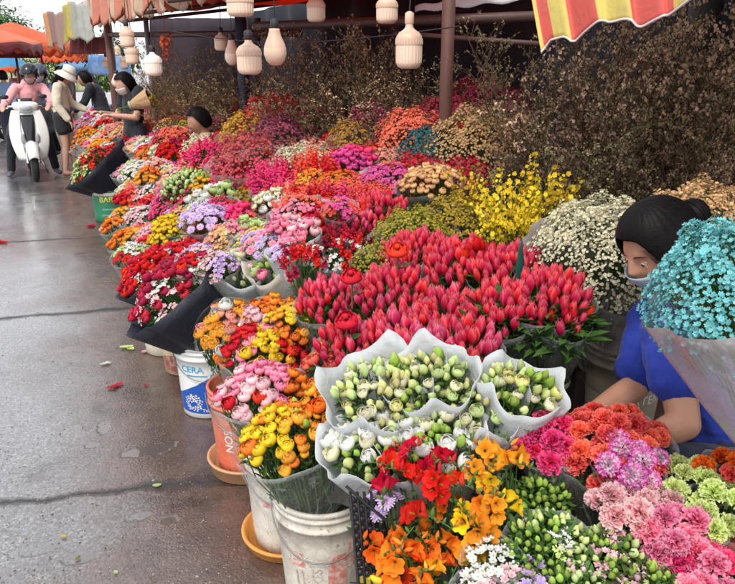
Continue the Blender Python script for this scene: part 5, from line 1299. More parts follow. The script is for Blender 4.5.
# ------------------------------------------------------------------ dried branches
def twig_mesh(seed, H=1.25, nst=17, spread=.42, nb=5, leaves=5, lf=.008, arch=.2):
    q = random.Random(seed); s = MB(); hd = MB()
    for i in range(nst):
        g = q.uniform(0, 6.28); sp = spread*math.sqrt(q.random()); top = Vector((sp*math.cos(g), sp*math.sin(g), H*q.uniform(.6, 1.0))); pts = []
        wob = Vector((q.uniform(-1, 1), q.uniform(-1, 1), 0))*.05
        for k in range(9):
            u = k/8; p = Vector((top.x*u**1.3, top.y*u**1.3, top.z*u-arch*sp*u**3)) + wob*math.sin(u*5+i); pts.append(p)
        s.tube(pts, [.0042*(1-.75*k/8) for k in range(9)], 4, q.random())
        for b in range(nb*2):
            u = q.uniform(.3, 1); k = min(7, int(u*8)); p = pts[k].lerp(pts[k+1], u*8-k); d = (pts[k+1]-pts[k]).normalized()
            a = q.uniform(0, 6.28); dv = (d*.9+Vector((math.cos(a), math.sin(a), .1))*q.uniform(.5, 1.1)).normalized(); Ls = q.uniform(.08, .24)
            e = [p, p+dv*Ls*.5+Vector((0, 0, .008)), p+dv*Ls]
            s.tube(e, [.0022, .0016, .0009], 3, q.random())
            for c in range(3):
                v = q.uniform(.25, .95); pp = e[0].lerp(e[2], v); a2 = q.uniform(0, 6.28); d2 = (dv+Vector((math.cos(a2), math.sin(a2), .3))*.8).normalized(); l2 = q.uniform(.03, .08)
                s.tube([pp, pp+d2*l2], [.0012, .0007], 3, q.random())
                for m in range(leaves):
                    x = pp+d2*l2*q.uniform(.2, 1.05); dd = Vector((q.gauss(0, 1), q.gauss(0, 1), q.gauss(.2, 1))).normalized(); sd = dd.orthogonal().normalized(); L = lf*q.uniform(.7, 1.7); w = L*.42; rn = q.random(); n = dd.cross(sd)*w*.5
                    k0 = len(hd.v); hd.v += [tuple(x), tuple(x+dd*L*.5+sd*w+n), tuple(x+dd*L), tuple(x+dd*L*.5-sd*w+n)]; hd.t += [0, .5, 1, .5]; hd.r += [rn]*4; hd.f += [(k0, k0+1, k0+2, k0+3)]; hd.m.append(0)
    return s, hd
DRY = dict(tan=petalmat((.85, .52, .34), (.9, .64, .46), (.07, .055, .035), rough=.8, val=.5, hard=.55), dark=petalmat((.34, .29, .15), (.5, .42, .24), (.07, .08, .035), rough=.8, val=.5, hard=.45),  # hard two-tone leaves: lit specks and dark gaps put into the colour
           rust=petalmat((.66, .45, .24), (.8, .58, .36), (.06, .042, .026), rough=.8, val=.5, hard=.5), straw=petalmat((.50, .35, .15), (.62, .46, .24), (.18, .12, .05), rough=.8, val=.5))
TM = {}
def branches(world, H, hs, seed, col, label, group='bundles of dried branches at the back', spread=.42, lean=(0, 0), lf=.008, leaves=5):
    key = (seed, col, lf)
    if key not in TM:
        s, h = twig_mesh(seed, 1.25, 17, spread, lf=lf, leaves=leaves); TM[key] = (s.mesh('twigs', [TWIG]), h.mesh('dry_leaves', [DRY[col]]))
    r = empty('dried_branch_bundle', world, R.uniform(0, 6.28)); r.scale = (hs, hs, H/1.25)
    r.rotation_euler = (lean[0], lean[1], R.uniform(0, 6.28))
    a = link_obj('twigs', TM[key][0], r); b = link_obj('dry_leaves', TM[key][1], r); b['kind'] = 'stuff'
    vb = link_obj('vase', VASE, r); vb.scale = (1/hs, 1/hs, 1.25/H)
    return tag(r, label, 'dried branches', group)
m_ = MB(); m_.lathe([(0, 0), (.08, 0), (.1, .25), (.095, .25), (.075, .02), (0, .02)], 20); VASE = m_.mesh('vase', [plain('dark_bucket', (.03, .03, .04), .6)])
GR = 'bundles of dried branches behind the flowers'
# (px of the middle, depth, top z, colour)
tw = []
for i, (px, d, top, col, lf) in enumerate(((575, 3.5, 1.85, 'tan', .013), (655, 3.2, 1.8, 'dark', .013), (615, 3.3, 1.75, 'tan', .013), (545, 3.6, 1.72, 'dark', .011), (590, 3.7, 1.95, 'tan', .014), (635, 3.4, 2.0, 'tan', .014), (680, 3.5, 2.0, 'rust', .014), (725, 3.3, 1.9, 'tan', .014), (760, 3.1, 1.75, 'rust', .014),
        (520, 4.5, 1.95, 'dark', .011), (600, 4.3, 2.1, 'rust', .012), (700, 4.0, 2.2, 'rust', .013), (560, 3.15, 1.42, 'dark', .012), (610, 3.05, 1.5, 'dark', .012), (700, 2.9, 1.5, 'tan', .014), (745, 2.8, 1.45, 'rust', .013), (478, 5.1, 1.6, 'dark', .011), (735, 3.8, 2.1, 'tan', .013))):
    c = at_d(px, 200, d); x = max(c.x, 2.02)
    tw.append((px, d, top)); branches((x, c.y, .60), top-.60, 1.0 if d > 3.2 else .8, 11+i % 3, col, 'tall bundle of dried brown leafy branches in the dark upper right', GR, lf=lf)
for i, (px, d, top, col) in enumerate(((290, 6.2, 2.0, 'rust'), (318, 5.9, 1.95, 'rust'), (345, 5.7, 1.9, 'dark'), (372, 5.8, 2.0, 'rust'), (400, 5.7, 1.85, 'rust'), (420, 5.4, 1.7, 'dark'), (330, 5.2, 1.6, 'dark'), (365, 5.1, 1.55, 'rust'), (300, 5.4, 1.55, 'dark'), (395, 5.0, 1.5, 'dark'))):
    c = at_d(px, 120, d); branches((c.x, c.y, .60), top-.60, .95, 21+i % 2, col, 'bundle of dry reddish brown sprays between the pear bulb and the pole', 'bundles of dry sprays at centre back', lf=.012)
for i, (px, d, top, col) in enumerate(((172, 8.6, 1.9, 'straw'), (190, 8.0, 1.85, 'straw'), (208, 7.6, 1.8, 'straw'), (226, 7.3, 1.75, 'straw'), (182, 7.4, 1.5, 'straw'), (212, 6.9, 1.55, 'dark'), (160, 9.2, 1.9, 'straw'), (262, 7.2, 1.8, 'rust'), (250, 6.6, 1.5, 'straw'))):
    c = at_d(px, 120, d); branches((c.x, c.y, .60), top-.60, 1.0, 31+i % 2, col, 'bundle of straw coloured dry grass behind the seated person in beige', 'bundles of straw coloured grass at the back', lf=.012)
# ------------------------------------------------------------------ the bunches of flowers
B = bouquet
TC = (-.30, -.34, 1)   # leans out to the street and the buyer
# front row ranunculus, over the buckets
B(292, 430, 98, 'ranunc', ['yellow', 'yellow', 'amber', 'orange'], 'yellow and orange ranunculus bunch standing in the nearest worn white bucket', base=(fx, fy, .05), z=.60, mixk=('lisbud', .1, ['green']), nz=.38, rnk=.12, tie=False, blades=150, bs=1.0, tilt=None, dome=.55, dens=1.25, leafy=2)
B(338, 402, 70, 'ranunc', ['orange', 'amber', 'dorange'], 'clear wrapped orange ranunculus bunch touching the white paper cones', z=.66, dome=.5, tilt=(-.3, -.3, 1))
B(262, 386, 92, 'ranunc', ['pink', 'pink', 'red', 'orange', 'palepink'], 'pink and red ranunculus bunch above the speckled white bucket', base=(sx_, sy_, .05), z=.60, dome=.5, nz=.375, rnk=.11, tie=False, blades=80, flare=1.02, dens=1.25)
B(334, 362, 64, 'ranunc', ['orange', 'amber', 'coral'], 'bright orange ranunculus bunch below the near red tulips', z=.66, dome=.5, tilt=(-.35, -.2, 1))
B(268, 350, 90, 'ranunc', ['yellow', 'amber', 'pink', 'red'], 'mixed yellow, pink and red ranunculus above the orange red bucket', base=(ox, oy, .05), z=.585, dome=.4, nz=.375, rnk=.11, tie=False, blades=80, flare=1.02, dens=1.25)
B(292, 322, 60, 'pom', ['yellow', 'amber', 'orange'], 'lemon yellow round blooms packed in clear film beside the tulips', z=.66, dome=.5, tilt=TC)
B(237, 330, 76, 'ranunc', ['orange', 'amber', 'salmon', 'orange'], 'orange ranunculus bunch in clear film above the blue paint bucket', base=(bx, by, .05), z=.57, dome=.4, nz=.36, rnk=.11, tie=False, blades=60, flare=1.02, dens=1.25, mixk=('lis', .08, ['white']))
B(268, 316, 62, 'ranunc', ['amber', 'orange', 'palepink', 'salmon'], 'apricot and pale pink bunch in front of the two pale paper cones', z=.62, dome=.45, tilt=TC)
# lisianthus in pale paper near the street
B(244, 264, 68, 'lis', ['cream', 'palegreen', 'palepink'], 'pale green and white bunch in pale paper, left one of the upper pair', wrap='white', tilt=(-.3, -.1, 1), z=.72, lobes=.7, mixk=('lisbud', .5, ['green', 'palegreen']), flare=1.2, wl=.7)
B(284, 264, 62, 'lis', ['cream', 'pink', 'palegreen'], 'white paper bunch with a few pink blooms, right one of the upper pair', wrap='cream', tilt=(-.2, -.1, 1), z=.75, lobes=.7, mixk=('lisbud', .5, ['green', 'palegreen']), flare=1.2, wl=.7)
# the big group of lisianthus in white paper
TW = (-.26, -.20, 1)
GP_ = None
B(380, 387, 92, 'lisbud', ['green', 'palegreen', 'lime', 'lemon'], 'cream and yellow lisianthus in white paper, upper left of the front cluster', wrap='white', tilt=TW, z=.80, lobes=.9, mixk=('lis', .3, ['cream', 'lemon'], .62), flare=1.24, wl=.75, dome=.42, dens=.85, bs=1.0, leafy=1.6)
B(430, 375, 76, 'lisbud', ['green', 'palegreen', 'lime', 'lemon'], 'lime budded lisianthus in white paper, highest of the front cluster', wrap='white', tilt=TW, z=.84, lobes=.9, mixk=('lis', .3, ['palegreen', 'cream'], .62), flare=1.24, wl=.75, dome=.42, dens=.85, bs=1.0, leafy=1.6)
B(522, 387, 72, 'lisbud', ['green', 'palegreen', 'lime', 'lemon'], 'cream lisianthus in white paper, right end of the front cluster', wrap='white', tilt=(.12, -.22, 1), z=.82, lobes=.8, mixk=('lis', .3, ['cream', 'lemon'], .62), flare=1.24, wl=.75, dome=.42, dens=.85, bs=1.0, leafy=1.6)
B(470, 401, 88, 'lisbud', ['green', 'palegreen', 'lime', 'lemon'], 'fresh green budded lisianthus in white paper, centre of the front cluster', wrap='white', tilt=TW, z=.78, lobes=.9, mixk=('lis', .3, ['palegreen', 'cream'], .62), flare=1.24, wl=.78, dome=.42, dens=.85, bs=1.0, leafy=1.6)
B(368, 441, 78, 'lisbud', ['green', 'palegreen', 'lime', 'lemon'], 'large white lisianthus in white paper, lower left of the front cluster', wrap='white', tilt=(-.42, -.16, 1), z=.70, lobes=.9, mixk=('lis', .3, ['white', 'white', 'cream'], .95), flare=1.24, wl=.8, dome=.40, dens=.85, bs=1.0, leafy=1.6)
B(432, 437, 90, 'lisbud', ['green', 'palegreen', 'green'], 'white lisianthus in white paper just behind the red freesias', wrap='white', tilt=(-.24, -.22, 1), z=.73, lobes=.9, mixk=('lis', .3, ['white', 'white', 'cream'], .95), flare=1.24, wl=.8, dome=.40, dens=.85, bs=1.0, leafy=1.6)
# tulips, near group then upper group
TT = (-.18, -.2, 1)
tul = dict(kind='tulip', bs=.9, dens=.86, wl=.7, dome=.42, leafy=1.3)
def T(px, py, w, label, cols=('tulip', 'tulip', 'tulipk'), **k): kk = dict(tul); kk.update(k); kind = kk.pop('kind'); return B(px, py, w, kind, list(cols), label, tilt=kk.pop('tilt', TT), **kk)
T(330, 292, 66, 'rosy tulip bunch beside the red berry spray, leftmost of the lower tulips')
T(392, 284, 80, 'rosy red tulips below the olive sprays, upper middle of lower group')
T(446, 302, 60, 'small rosy tulip bunch between the two tulip groups')
T(352, 336, 70, 'tulip bunch around one wide open red rose in clear film', mixk=None)
T(408, 326, 78, 'tightly packed pink red tulips in the middle of the lower group')
T(462, 338, 74, 'tulips right above the lime budded lisianthus', cols=('tulip', 'tulipk'))
T(420, 346, 64, 'nearest tulips peeping over the white paper rims', cols=('tulip', 'tulipk'), z=.84)
T(418, 248, 76, 'red tulips under the olive sprays, leftmost of the upper group', cols=('tulip',))
T(466, 256, 80, 'red tulips in the middle of the upper tulip group', cols=('tulip', 'tulip', 'red'))
T(508, 262, 74, 'red tulips in front of the yellow orchids', cols=('tulip',))
T(548, 286, 84, 'red tulips with dark leaves showing, rightmost of the upper group', cols=('tulip',), z=.94, leafy=5, wl=.85)
T(502, 300, 70, 'red tulips with long stems below the middle of the upper group', cols=('tulip',), z=.90, leafy=3)
T(563, 312, 50, 'few low red tulips over dark leaves beside the khaki bucket', cols=('tulip', 'red'), z=.88, leafy=6, wl=.85)
for (px, py, z_, lb) in ((347, 320, .84, 'wide open bright red rose standing among the lower tulips'), (398, 250, .97, 'open bright red rose at the left edge of the upper tulips'), (352, 276, .9, 'open red rose half hidden by the tulips beside the berry spray')):
    c = at_z(px, py, z_); r = empty('open_rose', (c.x, c.y, c.z-.35)); m = MB(); m.tube([(0, 0, 0), (0, 0, .35)], .003, 5, .5, 1); qz = random.Random(px)
    for k in range(4): leaf(m, (0, 0, .1+.06*k), (math.cos(k*2), math.sin(k*2), .5), .06, .015, qz)
    build(m, 'stem', [LEAF, STEM], r); o = link_obj('bloom', bloom_mesh('bigrose', px % 2, 'brightred'), r, (0, 0, .335)); o.rotation_euler = (.35, -.3, 0); o.scale = (.95,)*3; tag(r, lb, 'rose')
T(318, 222, 66, 'bright red roses in front of the pink bunches, left of the rosy tulips', cols=('brightred', 'red'), kind='rose', bs=1.15)
T(352, 222, 50, 'dusky pink tulips beside the bright red roses', cols=('tulipk', 'crimson'))
T(378, 205, 56, 'pink and scarlet tulips below the crimson sprays', cols=('tulip', 'brightred'))
# sprays between
B(302, 262, 44, 'snap', ['crimson', 'red'], 'dark red berry spray between white paper and tulips', wrap=None, z=.84, dome=.9)
B(342, 250, 58, 'snap', ['crimson', 'red', 'maroon'], 'crimson and white small spray flowers above the lower tulips', z=.86, mixk=('spray', .3, ['white']), dome=.5)
B(318, 254, 34, 'mum', ['white', 'cream'], 'tiny white daisies beside the dark red berry spray', z=.83, wrap=None, dome=.6, bs=.8)
B(374, 252, 46, 'gyps', ['olive', 'mustard'], 'olive green filler spray at the left of the red tulips', wrap='mesh', dome=.5, leafy=2, z=.9)
B(410, 222, 84, 'gyps', ['olive', 'mustard'], 'olive and brown filler sprays above the upper tulips', wrap='mesh', dome=.45, leafy=2, dot=.0064)
B(450, 208, 70, 'gyps', ['mustard', 'olive'], 'mustard coloured filler spray left of the yellow orchids', wrap='mesh', dome=.5, leafy=2, dot=.0064)
B(508, 214, 92, 'oncid', ['yellow', 'gold'], 'bright yellow dancing orchids in front of the dark branches', wrap=None, z=1.02, dome=.9, dens=1.5, leafy=.4)
B(546, 196, 84, 'oncid', ['yellow', 'gold'], 'tall loose yellow orchid sprays beside the cream baby\'s breath', wrap=None, z=1.08, dome=1.0, dens=1.1, leafy=.4)
B(470, 198, 60, 'oncid', ['gold', 'yellow'], 'sparse golden orchid sprays beside the peach daisies', wrap=None, z=1.0, dome=.7, dens=.7, leafy=.6)
B(430, 178, 62, 'pom', ['peach', 'peach'], 'peach orange round daisies above the olive sprays', bs=1.1, dome=.5)
B(348, 158, 74, 'spray', ['brightred', 'red', 'dorange'], 'scarlet spray flowers right of the creamy baby\'s breath', wrap='frost', dome=.4)
B(388, 176, 74, 'spray', ['magenta', 'crimson', 'coral'], 'crimson pink spray flowers left of the peach daisies', wrap='frost', dome=.4)
B(338, 182, 66, 'spray', ['dorange', 'coral', 'orange'], 'orange red spray bunch in front of the scarlet spray flowers', wrap='frost', dome=.35)
B(298, 184, 58, 'spray', ['coral', 'salmon', 'hotpink'], 'flat coral pink bunch below the creamy baby\'s breath', wrap='frost', dome=.3)
B(366, 196, 48, 'spike', ['coral', 'tulip'], 'coral spikes between the crimson sprays and the tulips')
# statice and baby's breath domes
SG = dict(dens=1.15)
B(300, 158, 82, 'gyps', ['cream', 'tan'], 'wide bunch of creamy baby\'s breath left of the scarlet sprays', wrap='frost', z=1.02, dome=.42, leafy=.5, dot=.009)
B(474, 132, 112, 'gyps', ['tan', 'peach'], 'tan dried baby\'s breath right of the teal bunch', wrap='mesh', z=1.2, dome=.6, wl=.8, leafy=.2, dot=.009)
B(425, 140, 53, 'gyps', ['dteal', 'dteal'], 'dark teal dyed bunch between coral and tan bunches', wrap='mesh', z=1.15, dome=.75, leafy=.1, dot=.009)
B(408, 124, 73, 'gyps', ['coral', 'rust'], 'coral red dried bunch left of the dark teal bunch', wrap='mesh', z=1.22, dome=.6, leafy=.1, dot=.010, wl=.8)
B(372, 118, 75, 'gyps', ['plum', 'crimson'], 'plum coloured dried bunch above frosted film', wrap='frost', z=1.22, dome=.55, leafy=.1, dot=.010, wl=.8)
B(349, 128, 43, 'gyps', ['mustard', 'rust'], 'small mustard and red dried bunch left of the plum bunch', wrap='frost', z=1.18, dome=.6, leafy=.1, dot=.010, wl=.8)
B(446, 112, 85, 'gyps', ['crimson', 'rust'], 'crimson dried flowers behind the coral and teal bunches', wrap='mesh', z=1.28, dome=.5, leafy=.1, dot=.010)
B(478, 98, 102, 'gyps', ['maroon', 'plum'], 'dark maroon dried flowers right of the rust brown pole', wrap='mesh', z=1.36, dome=.5, leafy=.1, dot=.010)
B(520, 128, 60, 'gyps', ['tan', 'rust'], 'brownish dried baby\'s breath in shade against dark branches', wrap='mesh', z=1.24, dome=.6, leafy=.1, dot=.010)
B(244, 146, 75, 'gyps', ['rust', 'hotpink'], 'rosy dried bunch in frosted film left of creamy baby\'s breath', wrap='frost', z=1.08, dome=.45, leafy=.1, dot=.011, wl=.8)
B(276, 130, 73, 'gyps', ['plum', 'rust'], 'plum brown dried bunch behind the creamy baby\'s breath', wrap='mesh', z=1.14, dome=.5, leafy=.1, dot=.011)
B(246, 122, 58, 'gyps', ['mustard', 'rust'], 'yellow orange dried bunch behind the seated person in beige', wrap='mesh', z=1.16, dome=.5, leafy=.2, dot=.012)
B(272, 106, 73, 'gyps', ['crimson', 'rust'], 'red dried bunch highest at the left of the centre branches', wrap='mesh', z=1.28, dome=.5, leafy=.1, dot=.012)
B(302, 112, 68, 'gyps', ['rust', 'plum'], 'brown red dried bunch before the centre branches', wrap='mesh', z=1.24, dome=.45, leafy=.2, dot=.012)
B(606, 228, 156, 'gyps', ['cream', 'tan'], 'huge cream baby\'s breath behind the hair of the person in blue', wrap='greyf', z=1.07, dome=.5, dens=1.35, wl=.9, leafy=.5, dot=.0060, tilt=(-.25, -.25, 1), L=.62)
B(702, 208, 124, 'gyps', ['peach', 'tan'], 'peach tinted baby\'s breath behind the hair bun', wrap='greyf', z=1.16, dome=.6, wl=.8, leafy=.2, dot=.0060, tilt=(-.1, -.2, 1), L=.6)
B(574, 214, 64, 'gyps', ['cream', 'mustard'], 'cream baby\'s breath touching the yellow orchids', wrap='greyf', z=1.10, dome=.55, wl=.8, leafy=.4, dot=.0064, L=.55)
c = at_d(716, 300, 1.36); ax_ = Vector((-.30, .02, 1)).normalized()
B(716, 300, 150, 'gyps', ['turq', 'aqua'], 'large turquoise dyed baby\'s breath in clear film hiding the seller\'s face', wrap='greyf', world=c+Vector((.014, .0, .075)), base=(1.50, .66, .12), dome=.8, wl=.9, leafy=.1, dot=.0056, dens=2.1, flare=1.08)
bucket(1.50, .66, .37, .14, .12, grime('dark_grey_plastic', (.06, .06, .07), (.2, .18, .15), .3), 'dark grey bucket holding the turquoise baby\'s breath')
# carnations near the seller
CK = dict(dens=1.35, wl=.7, wrap='clear', dome=.5, leafy=.6)
B(552, 438, 62, 'carn', ['hotpink', 'hotpink', 'magenta'], 'hot pink carnations by the white paper, far hand of the seller', z=.72, **CK)
B(612, 438, 104, 'carn', ['coral', 'coral'], 'coral red carnations in clear film under the seller\'s arms', z=.73, **CK)
B(630, 462, 62, 'carn', ['bicol', 'bicol'], 'white carnations edged with purple in front of the coral ones', z=.725, tilt=(-.3, -.45, 1), dome=.35, wl=.6, leafy=1)
B(636, 504, 82, 'carn', ['blush', 'blush'], 'pale pink carnations below the purple edged ones', z=.66, bs=1.05, **CK)
B(676, 534, 72, 'carn', ['pink', 'pink'], 'candy pink carnations between pale pink and lime ones', z=.64, bs=1.1, **CK)
B(706, 572, 76, 'carn', ['pink', 'hotpink', 'pink'], 'deep pink carnations in the lower right corner', z=.60, bs=1.1, **CK)
B(694, 484, 62, 'carn', ['lime', 'lime'], 'pale lime carnations beside the candy pink ones', z=.69, tilt=(-.2, -.4, 1), wl=.7, dome=.45)
B(724, 506, 62, 'carn', ['lime', 'lime'], 'second lime carnation bunch, touching the right edge', z=.68, tilt=(-.2, -.4, 1), wl=.7, dome=.45)
B(728, 468, 52, 'carn', ['coral', 'dorange'], 'orange red carnations at the right edge above the lime ones', z=.73, wl=.7, dome=.45)
# freesias and small things at the bottom
FK = dict(wrap=None, dome=.6, leafy=.9)
B(420, 452, 92, 'freesia', ['red', 'red', 'brightred'], 'scarlet freesias in front of the white lisianthus', z=.76, **FK)
B(404, 532, 70, 'freesia', ['orange', 'dorange', 'orange'], 'bright orange freesias above the yellow container', z=.62, **FK)
B(456, 506, 76, 'freesia', ['dorange', 'red', 'orange', 'amber'], 'orange and red freesias in the middle of the bottom edge', z=.64, **FK)
B(502, 446, 60, 'freesia', ['amber', 'yellow', 'amber'], 'golden yellow freesias beside the hot pink carnations', z=.77, **FK)
B(490, 492, 56, 'freesia', ['amber', 'yellow', 'orange'], 'yellow orange freesias above the small white blooms', z=.70, **FK)
B(424, 556, 72, 'freesia', ['orange', 'amber', 'dorange'], 'orange freesias nearest the bottom edge of the picture', z=.58, **FK)
B(384, 506, 36, 'lilac', ['lilac', 'lilac'], 'pale lilac asters beside the orange freesias', z=.63, wrap=None, dome=.8, bs=.9)
B(492, 556, 54, 'spray', ['white'], 'small white blooms below the yellow freesias', z=.60, wrap='clear', bs=.95)
B(476, 590, 50, 'spray', ['white', 'palepink'], 'white and blush blooms cut by the bottom edge', z=.57, wrap='clear', bs=.95)
B(528, 580, 60, 'spray', ['palepink', 'palepink', 'lilac'], 'pale pink spray flowers at the bottom edge', z=.58, wrap='clear', leafy=2)
B(548, 540, 80, 'lisbud', ['green', 'palegreen', 'lime'], 'leafy green buds in front of the coral carnations', z=.62, wrap='clear', leafy=5, dens=.75, bs=.68, mixk=('spray', .12, ['lime', 'white']))
B(606, 558, 84, 'lisbud', ['lime', 'palegreen', 'green'], 'yellow green buds below the pale pink carnations', z=.60, wrap='clear', mixk=('spray', .12, ['palepink']), leafy=5, dens=.75, bs=.68)
B(572, 586, 70, 'lisbud', ['palepink', 'green', 'palegreen'], 'pink tipped buds between the green buds at the bottom', z=.58, wrap='clear', leafy=4.5, dens=.75, bs=.66)
B(648, 586, 72, 'lisbud', ['green', 'palegreen', 'palepink'], 'mixed green buds at the bottom beside the deep pink carnations', z=.58, wrap='clear', leafy=5, dens=.75, bs=.68)
B(540, 496, 60, 'lisbud', ['green', 'green'], 'dark leafy stems between yellow freesias and coral carnations', z=.60, wrap=None, leafy=4, dens=.9, bs=.7)
# black wraps toward the street
B(172, 284, 98, 'rose', ['red', 'crimson', 'crimson'], 'red roses and white sprigs in black paper leaning over the street', wrap='black', tilt=(-.80, .10, 1), z=.64, mixk=('spray', .5, ['white', 'palepink']), flare=1.16, wl=.9, lobes=.08, dome=.45, L=.62, dens=1.5, leafy=.5)
B(146, 268, 62, 'rose', ['crimson', 'red'], 'dark red roses in maroon and black paper at street edge', wrap='black', tilt=(-.9, .1, 1), z=.58, mixk=('spray', .5, ['white']), flare=1.15, wl=.9, lobes=.2, dome=.4, L=.5, dens=1.5)
B(176, 258, 60, 'rose', ['red', 'crimson'], 'red roses in dark maroon paper behind the big black wrap', wrap='maroon', tilt=(-.6, .1, 1), mixk=('spray', .4, ['white', 'palepink']), flare=1.15, wl=.7, lobes=.6, dens=1.4)
B(94, 158, 60, 'spray', ['red', 'white', 'palegreen'], 'red and white bunch in black paper far along the street edge', wrap='black', tilt=(-.85, .0, 1), z=.66, flare=1.2, wl=.9, lobes=.1, L=.66, bs=1.4, dens=1.4)
# kraft bunch held by the seller in black
kc = at_d(150, 97, 7.7)
B(150, 97, 16, 'spray', ['tan', 'mustard'], 'kraft paper cone held by the standing seller in black', wrap='kraft', world=kc, base=(kc.x-.36, kc.y+.12, kc.z-.14), wl=.95, flare=1.3, bs=1.4)
# smaller bunches in the middle of the display: px, py, width, kind, colours, look
MIDF = [
 (204, 252, 46, 'spray', ['pink', 'palepink', 'lilac'], 'rose pink'), (222, 246, 44, 'lilac', ['lilac', 'pink'], 'lilac fringed'), (262, 240, 42, 'lilac', ['lilac', 'lilac', 'pink'], 'lilac and pink'),
 (150, 246, 40, 'spray', ['red', 'brightred', 'salmon'], 'red'), (186, 240, 34, 'spray', ['white', 'palegreen'], 'white sprigged'), (128, 238, 34, 'ranunc', ['orange', 'amber'], 'orange'),
 (146, 230, 32, 'spray', ['salmon', 'coral'], 'salmon'), (169, 224, 28, 'pom', ['yellow', 'yellow'], 'lemon yellow'), (200, 231, 46, 'spray', ['salmon', 'red', 'coral'], 'salmon and red'), (226, 232, 36, 'spray', ['salmon', 'peach'], 'peach salmon'),
 (140, 214, 32, 'spray', ['palepink', 'white'], 'blush white'), (168, 202, 40, 'spray', ['magenta', 'hotpink', 'pink'], 'magenta'), (204, 214, 44, 'lilac', ['lilac', 'lilac'], 'soft lilac'), (221, 205, 32, 'spray', ['hotpink', 'crimson'], 'hot pink'),
 (184, 212, 26, 'spray', ['peach', 'salmon'], 'pale peach'), (134, 198, 30, 'rose', ['red', 'coral'], 'scarlet rose'), (152, 190, 30, 'spray', ['white', 'lilac', 'palepink'], 'white and lilac'), (122, 214, 22, 'pom', ['amber', 'peach'], 'amber'),
 (236, 184, 70, 'snap', ['crimson', 'hotpink', 'red'], 'tall crimson'), (246, 196, 36, 'gyps', ['mustard', 'olive'], 'mustard leafy'), (204, 188, 28, 'pom', ['amber', 'gold'], 'amber yellow'), (193, 172, 58, 'spray', ['peach', 'salmon', 'palepink'], 'wide peach'),
 (190, 184, 48, 'lisbud', ['palegreen', 'green'], 'low green budded'), (272, 200, 32, 'pom', ['cream', 'white'], 'cream'), (262, 218, 62, 'spray', ['coral', 'pink', 'salmon'], 'coral pink'), (240, 214, 26, 'rose', ['hotpink'], 'round hot pink'),
 (288, 228, 36, 'rose', ['pink', 'palepink'], 'soft pink rose'), (248, 228, 26, 'lis', ['cream', 'palegreen'], 'creamy green'), (296, 208, 52, 'spray', ['coral', 'pink'], 'flat salmon pink'), (322, 198, 48, 'spike', ['coral', 'hotpink'], 'coral pink spiky'), (276, 176, 44, 'spike', ['crimson', 'hotpink'], 'tall deep pink'), (312, 168, 40, 'spike', ['brightred', 'coral'], 'tall scarlet'),
 (178, 154, 48, 'rose', ['red', 'crimson'], 'deep red rose'), (206, 158, 50, 'snap', ['crimson', 'hotpink'], 'cherry red'), (198, 144, 34, 'gyps', ['cream', 'tan'], 'pale straw'), (138, 168, 34, 'spray', ['palegreen', 'white'], 'green white'),
 (156, 166, 28, 'spray', ['palepink', 'salmon'], 'pale pink'), (148, 176, 26, 'pom', ['amber', 'orange'], 'amber orange'), (110, 148, 32, 'ranunc', ['orange', 'amber'], 'orange round'), (90, 138, 36, 'pom', ['amber', 'yellow', 'orange'], 'golden'),
 (116, 131, 36, 'spray', ['coral', 'salmon'], 'salmon strip'), (140, 128, 32, 'spray', ['red', 'coral'], 'bright red'), (150, 146, 26, 'lis', ['cream', 'white'], 'kraft wrapped cream'), (86, 123, 30, 'spray', ['palepink', 'lilac'], 'pink and lilac'),
 (170, 135, 34, 'spray', ['crimson', 'coral'], 'crimson'), (104, 121, 26, 'lis', ['white', 'palepink'], 'white'), (226, 166, 34, 'spray', ['hotpink', 'coral'], 'hot coral'), (232, 150, 30, 'spray', ['palegreen', 'mustard'], 'pale green'),
 (128, 120, 26, 'spray', ['cream', 'palegreen'], 'cream green'), (112, 112, 24, 'lis', ['white', 'lilac'], 'white lilac'), (94, 112, 24, 'spray', ['lilac', 'white'], 'misty lilac'), (150, 118, 26, 'spray', ['salmon', 'red'], 'small salmon red'),
 (168, 124, 24, 'spray', ['peach', 'amber'], 'peach amber'), (185, 126, 26, 'spray', ['olive', 'mustard'], 'olive'), (162, 152, 22, 'lis', ['cream'], 'small cream'),
 (212, 178, 26, 'spray', ['pink', 'salmon'], 'rosy salmon'), (170, 188, 24, 'spray', ['pink', 'magenta'], 'bright pink'), (218, 194, 26, 'lis', ['white', 'palegreen'], 'white and green'), (280, 214, 30, 'spray', ['palepink', 'cream'], 'blush cream'),
 (302, 232, 30, 'rose', ['palepink', 'pink'], 'pale rose'), (160, 262, 44, 'spray', ['white', 'palegreen'], 'white sprig'), (196, 268, 40, 'spray', ['white', 'red', 'palepink'], 'white and red'), (218, 262, 34, 'spray', ['lilac', 'palepink'], 'pale lilac'),
 (132, 252, 34, 'spray', ['white', 'palegreen', 'red'], 'loose white sprig'), (176, 214, 24, 'spray', ['hotpink', 'lilac'], 'pink lilac'),
 (258, 180, 30, 'spray', ['red', 'coral'], 'red coral'), (272, 186, 30, 'snap', ['hotpink', 'coral'], 'pink coral'), (326, 214, 30, 'rose', ['hotpink', 'pink'], 'rich pink rose'), (340, 206, 30, 'spray', ['magenta', 'coral'], 'magenta coral'), (310, 178, 30, 'spray', ['yellow', 'orange'], 'yellow streaked'),
 (238, 226, 24, 'spray', ['cream', 'pink'], 'cream pink'), (162, 238, 24, 'pom', ['amber', 'yellow'], 'yellow amber'), (112, 226, 20, 'rose', ['salmon', 'orange'], 'salmon orange'),
 (284, 246, 30, 'lilac', ['pink', 'lilac'], 'pink lilac fringed'), (186, 196, 26, 'spray', ['hotpink', 'red'], 'cerise'), (200, 202, 22, 'lis', ['cream', 'white'], 'tiny cream')]
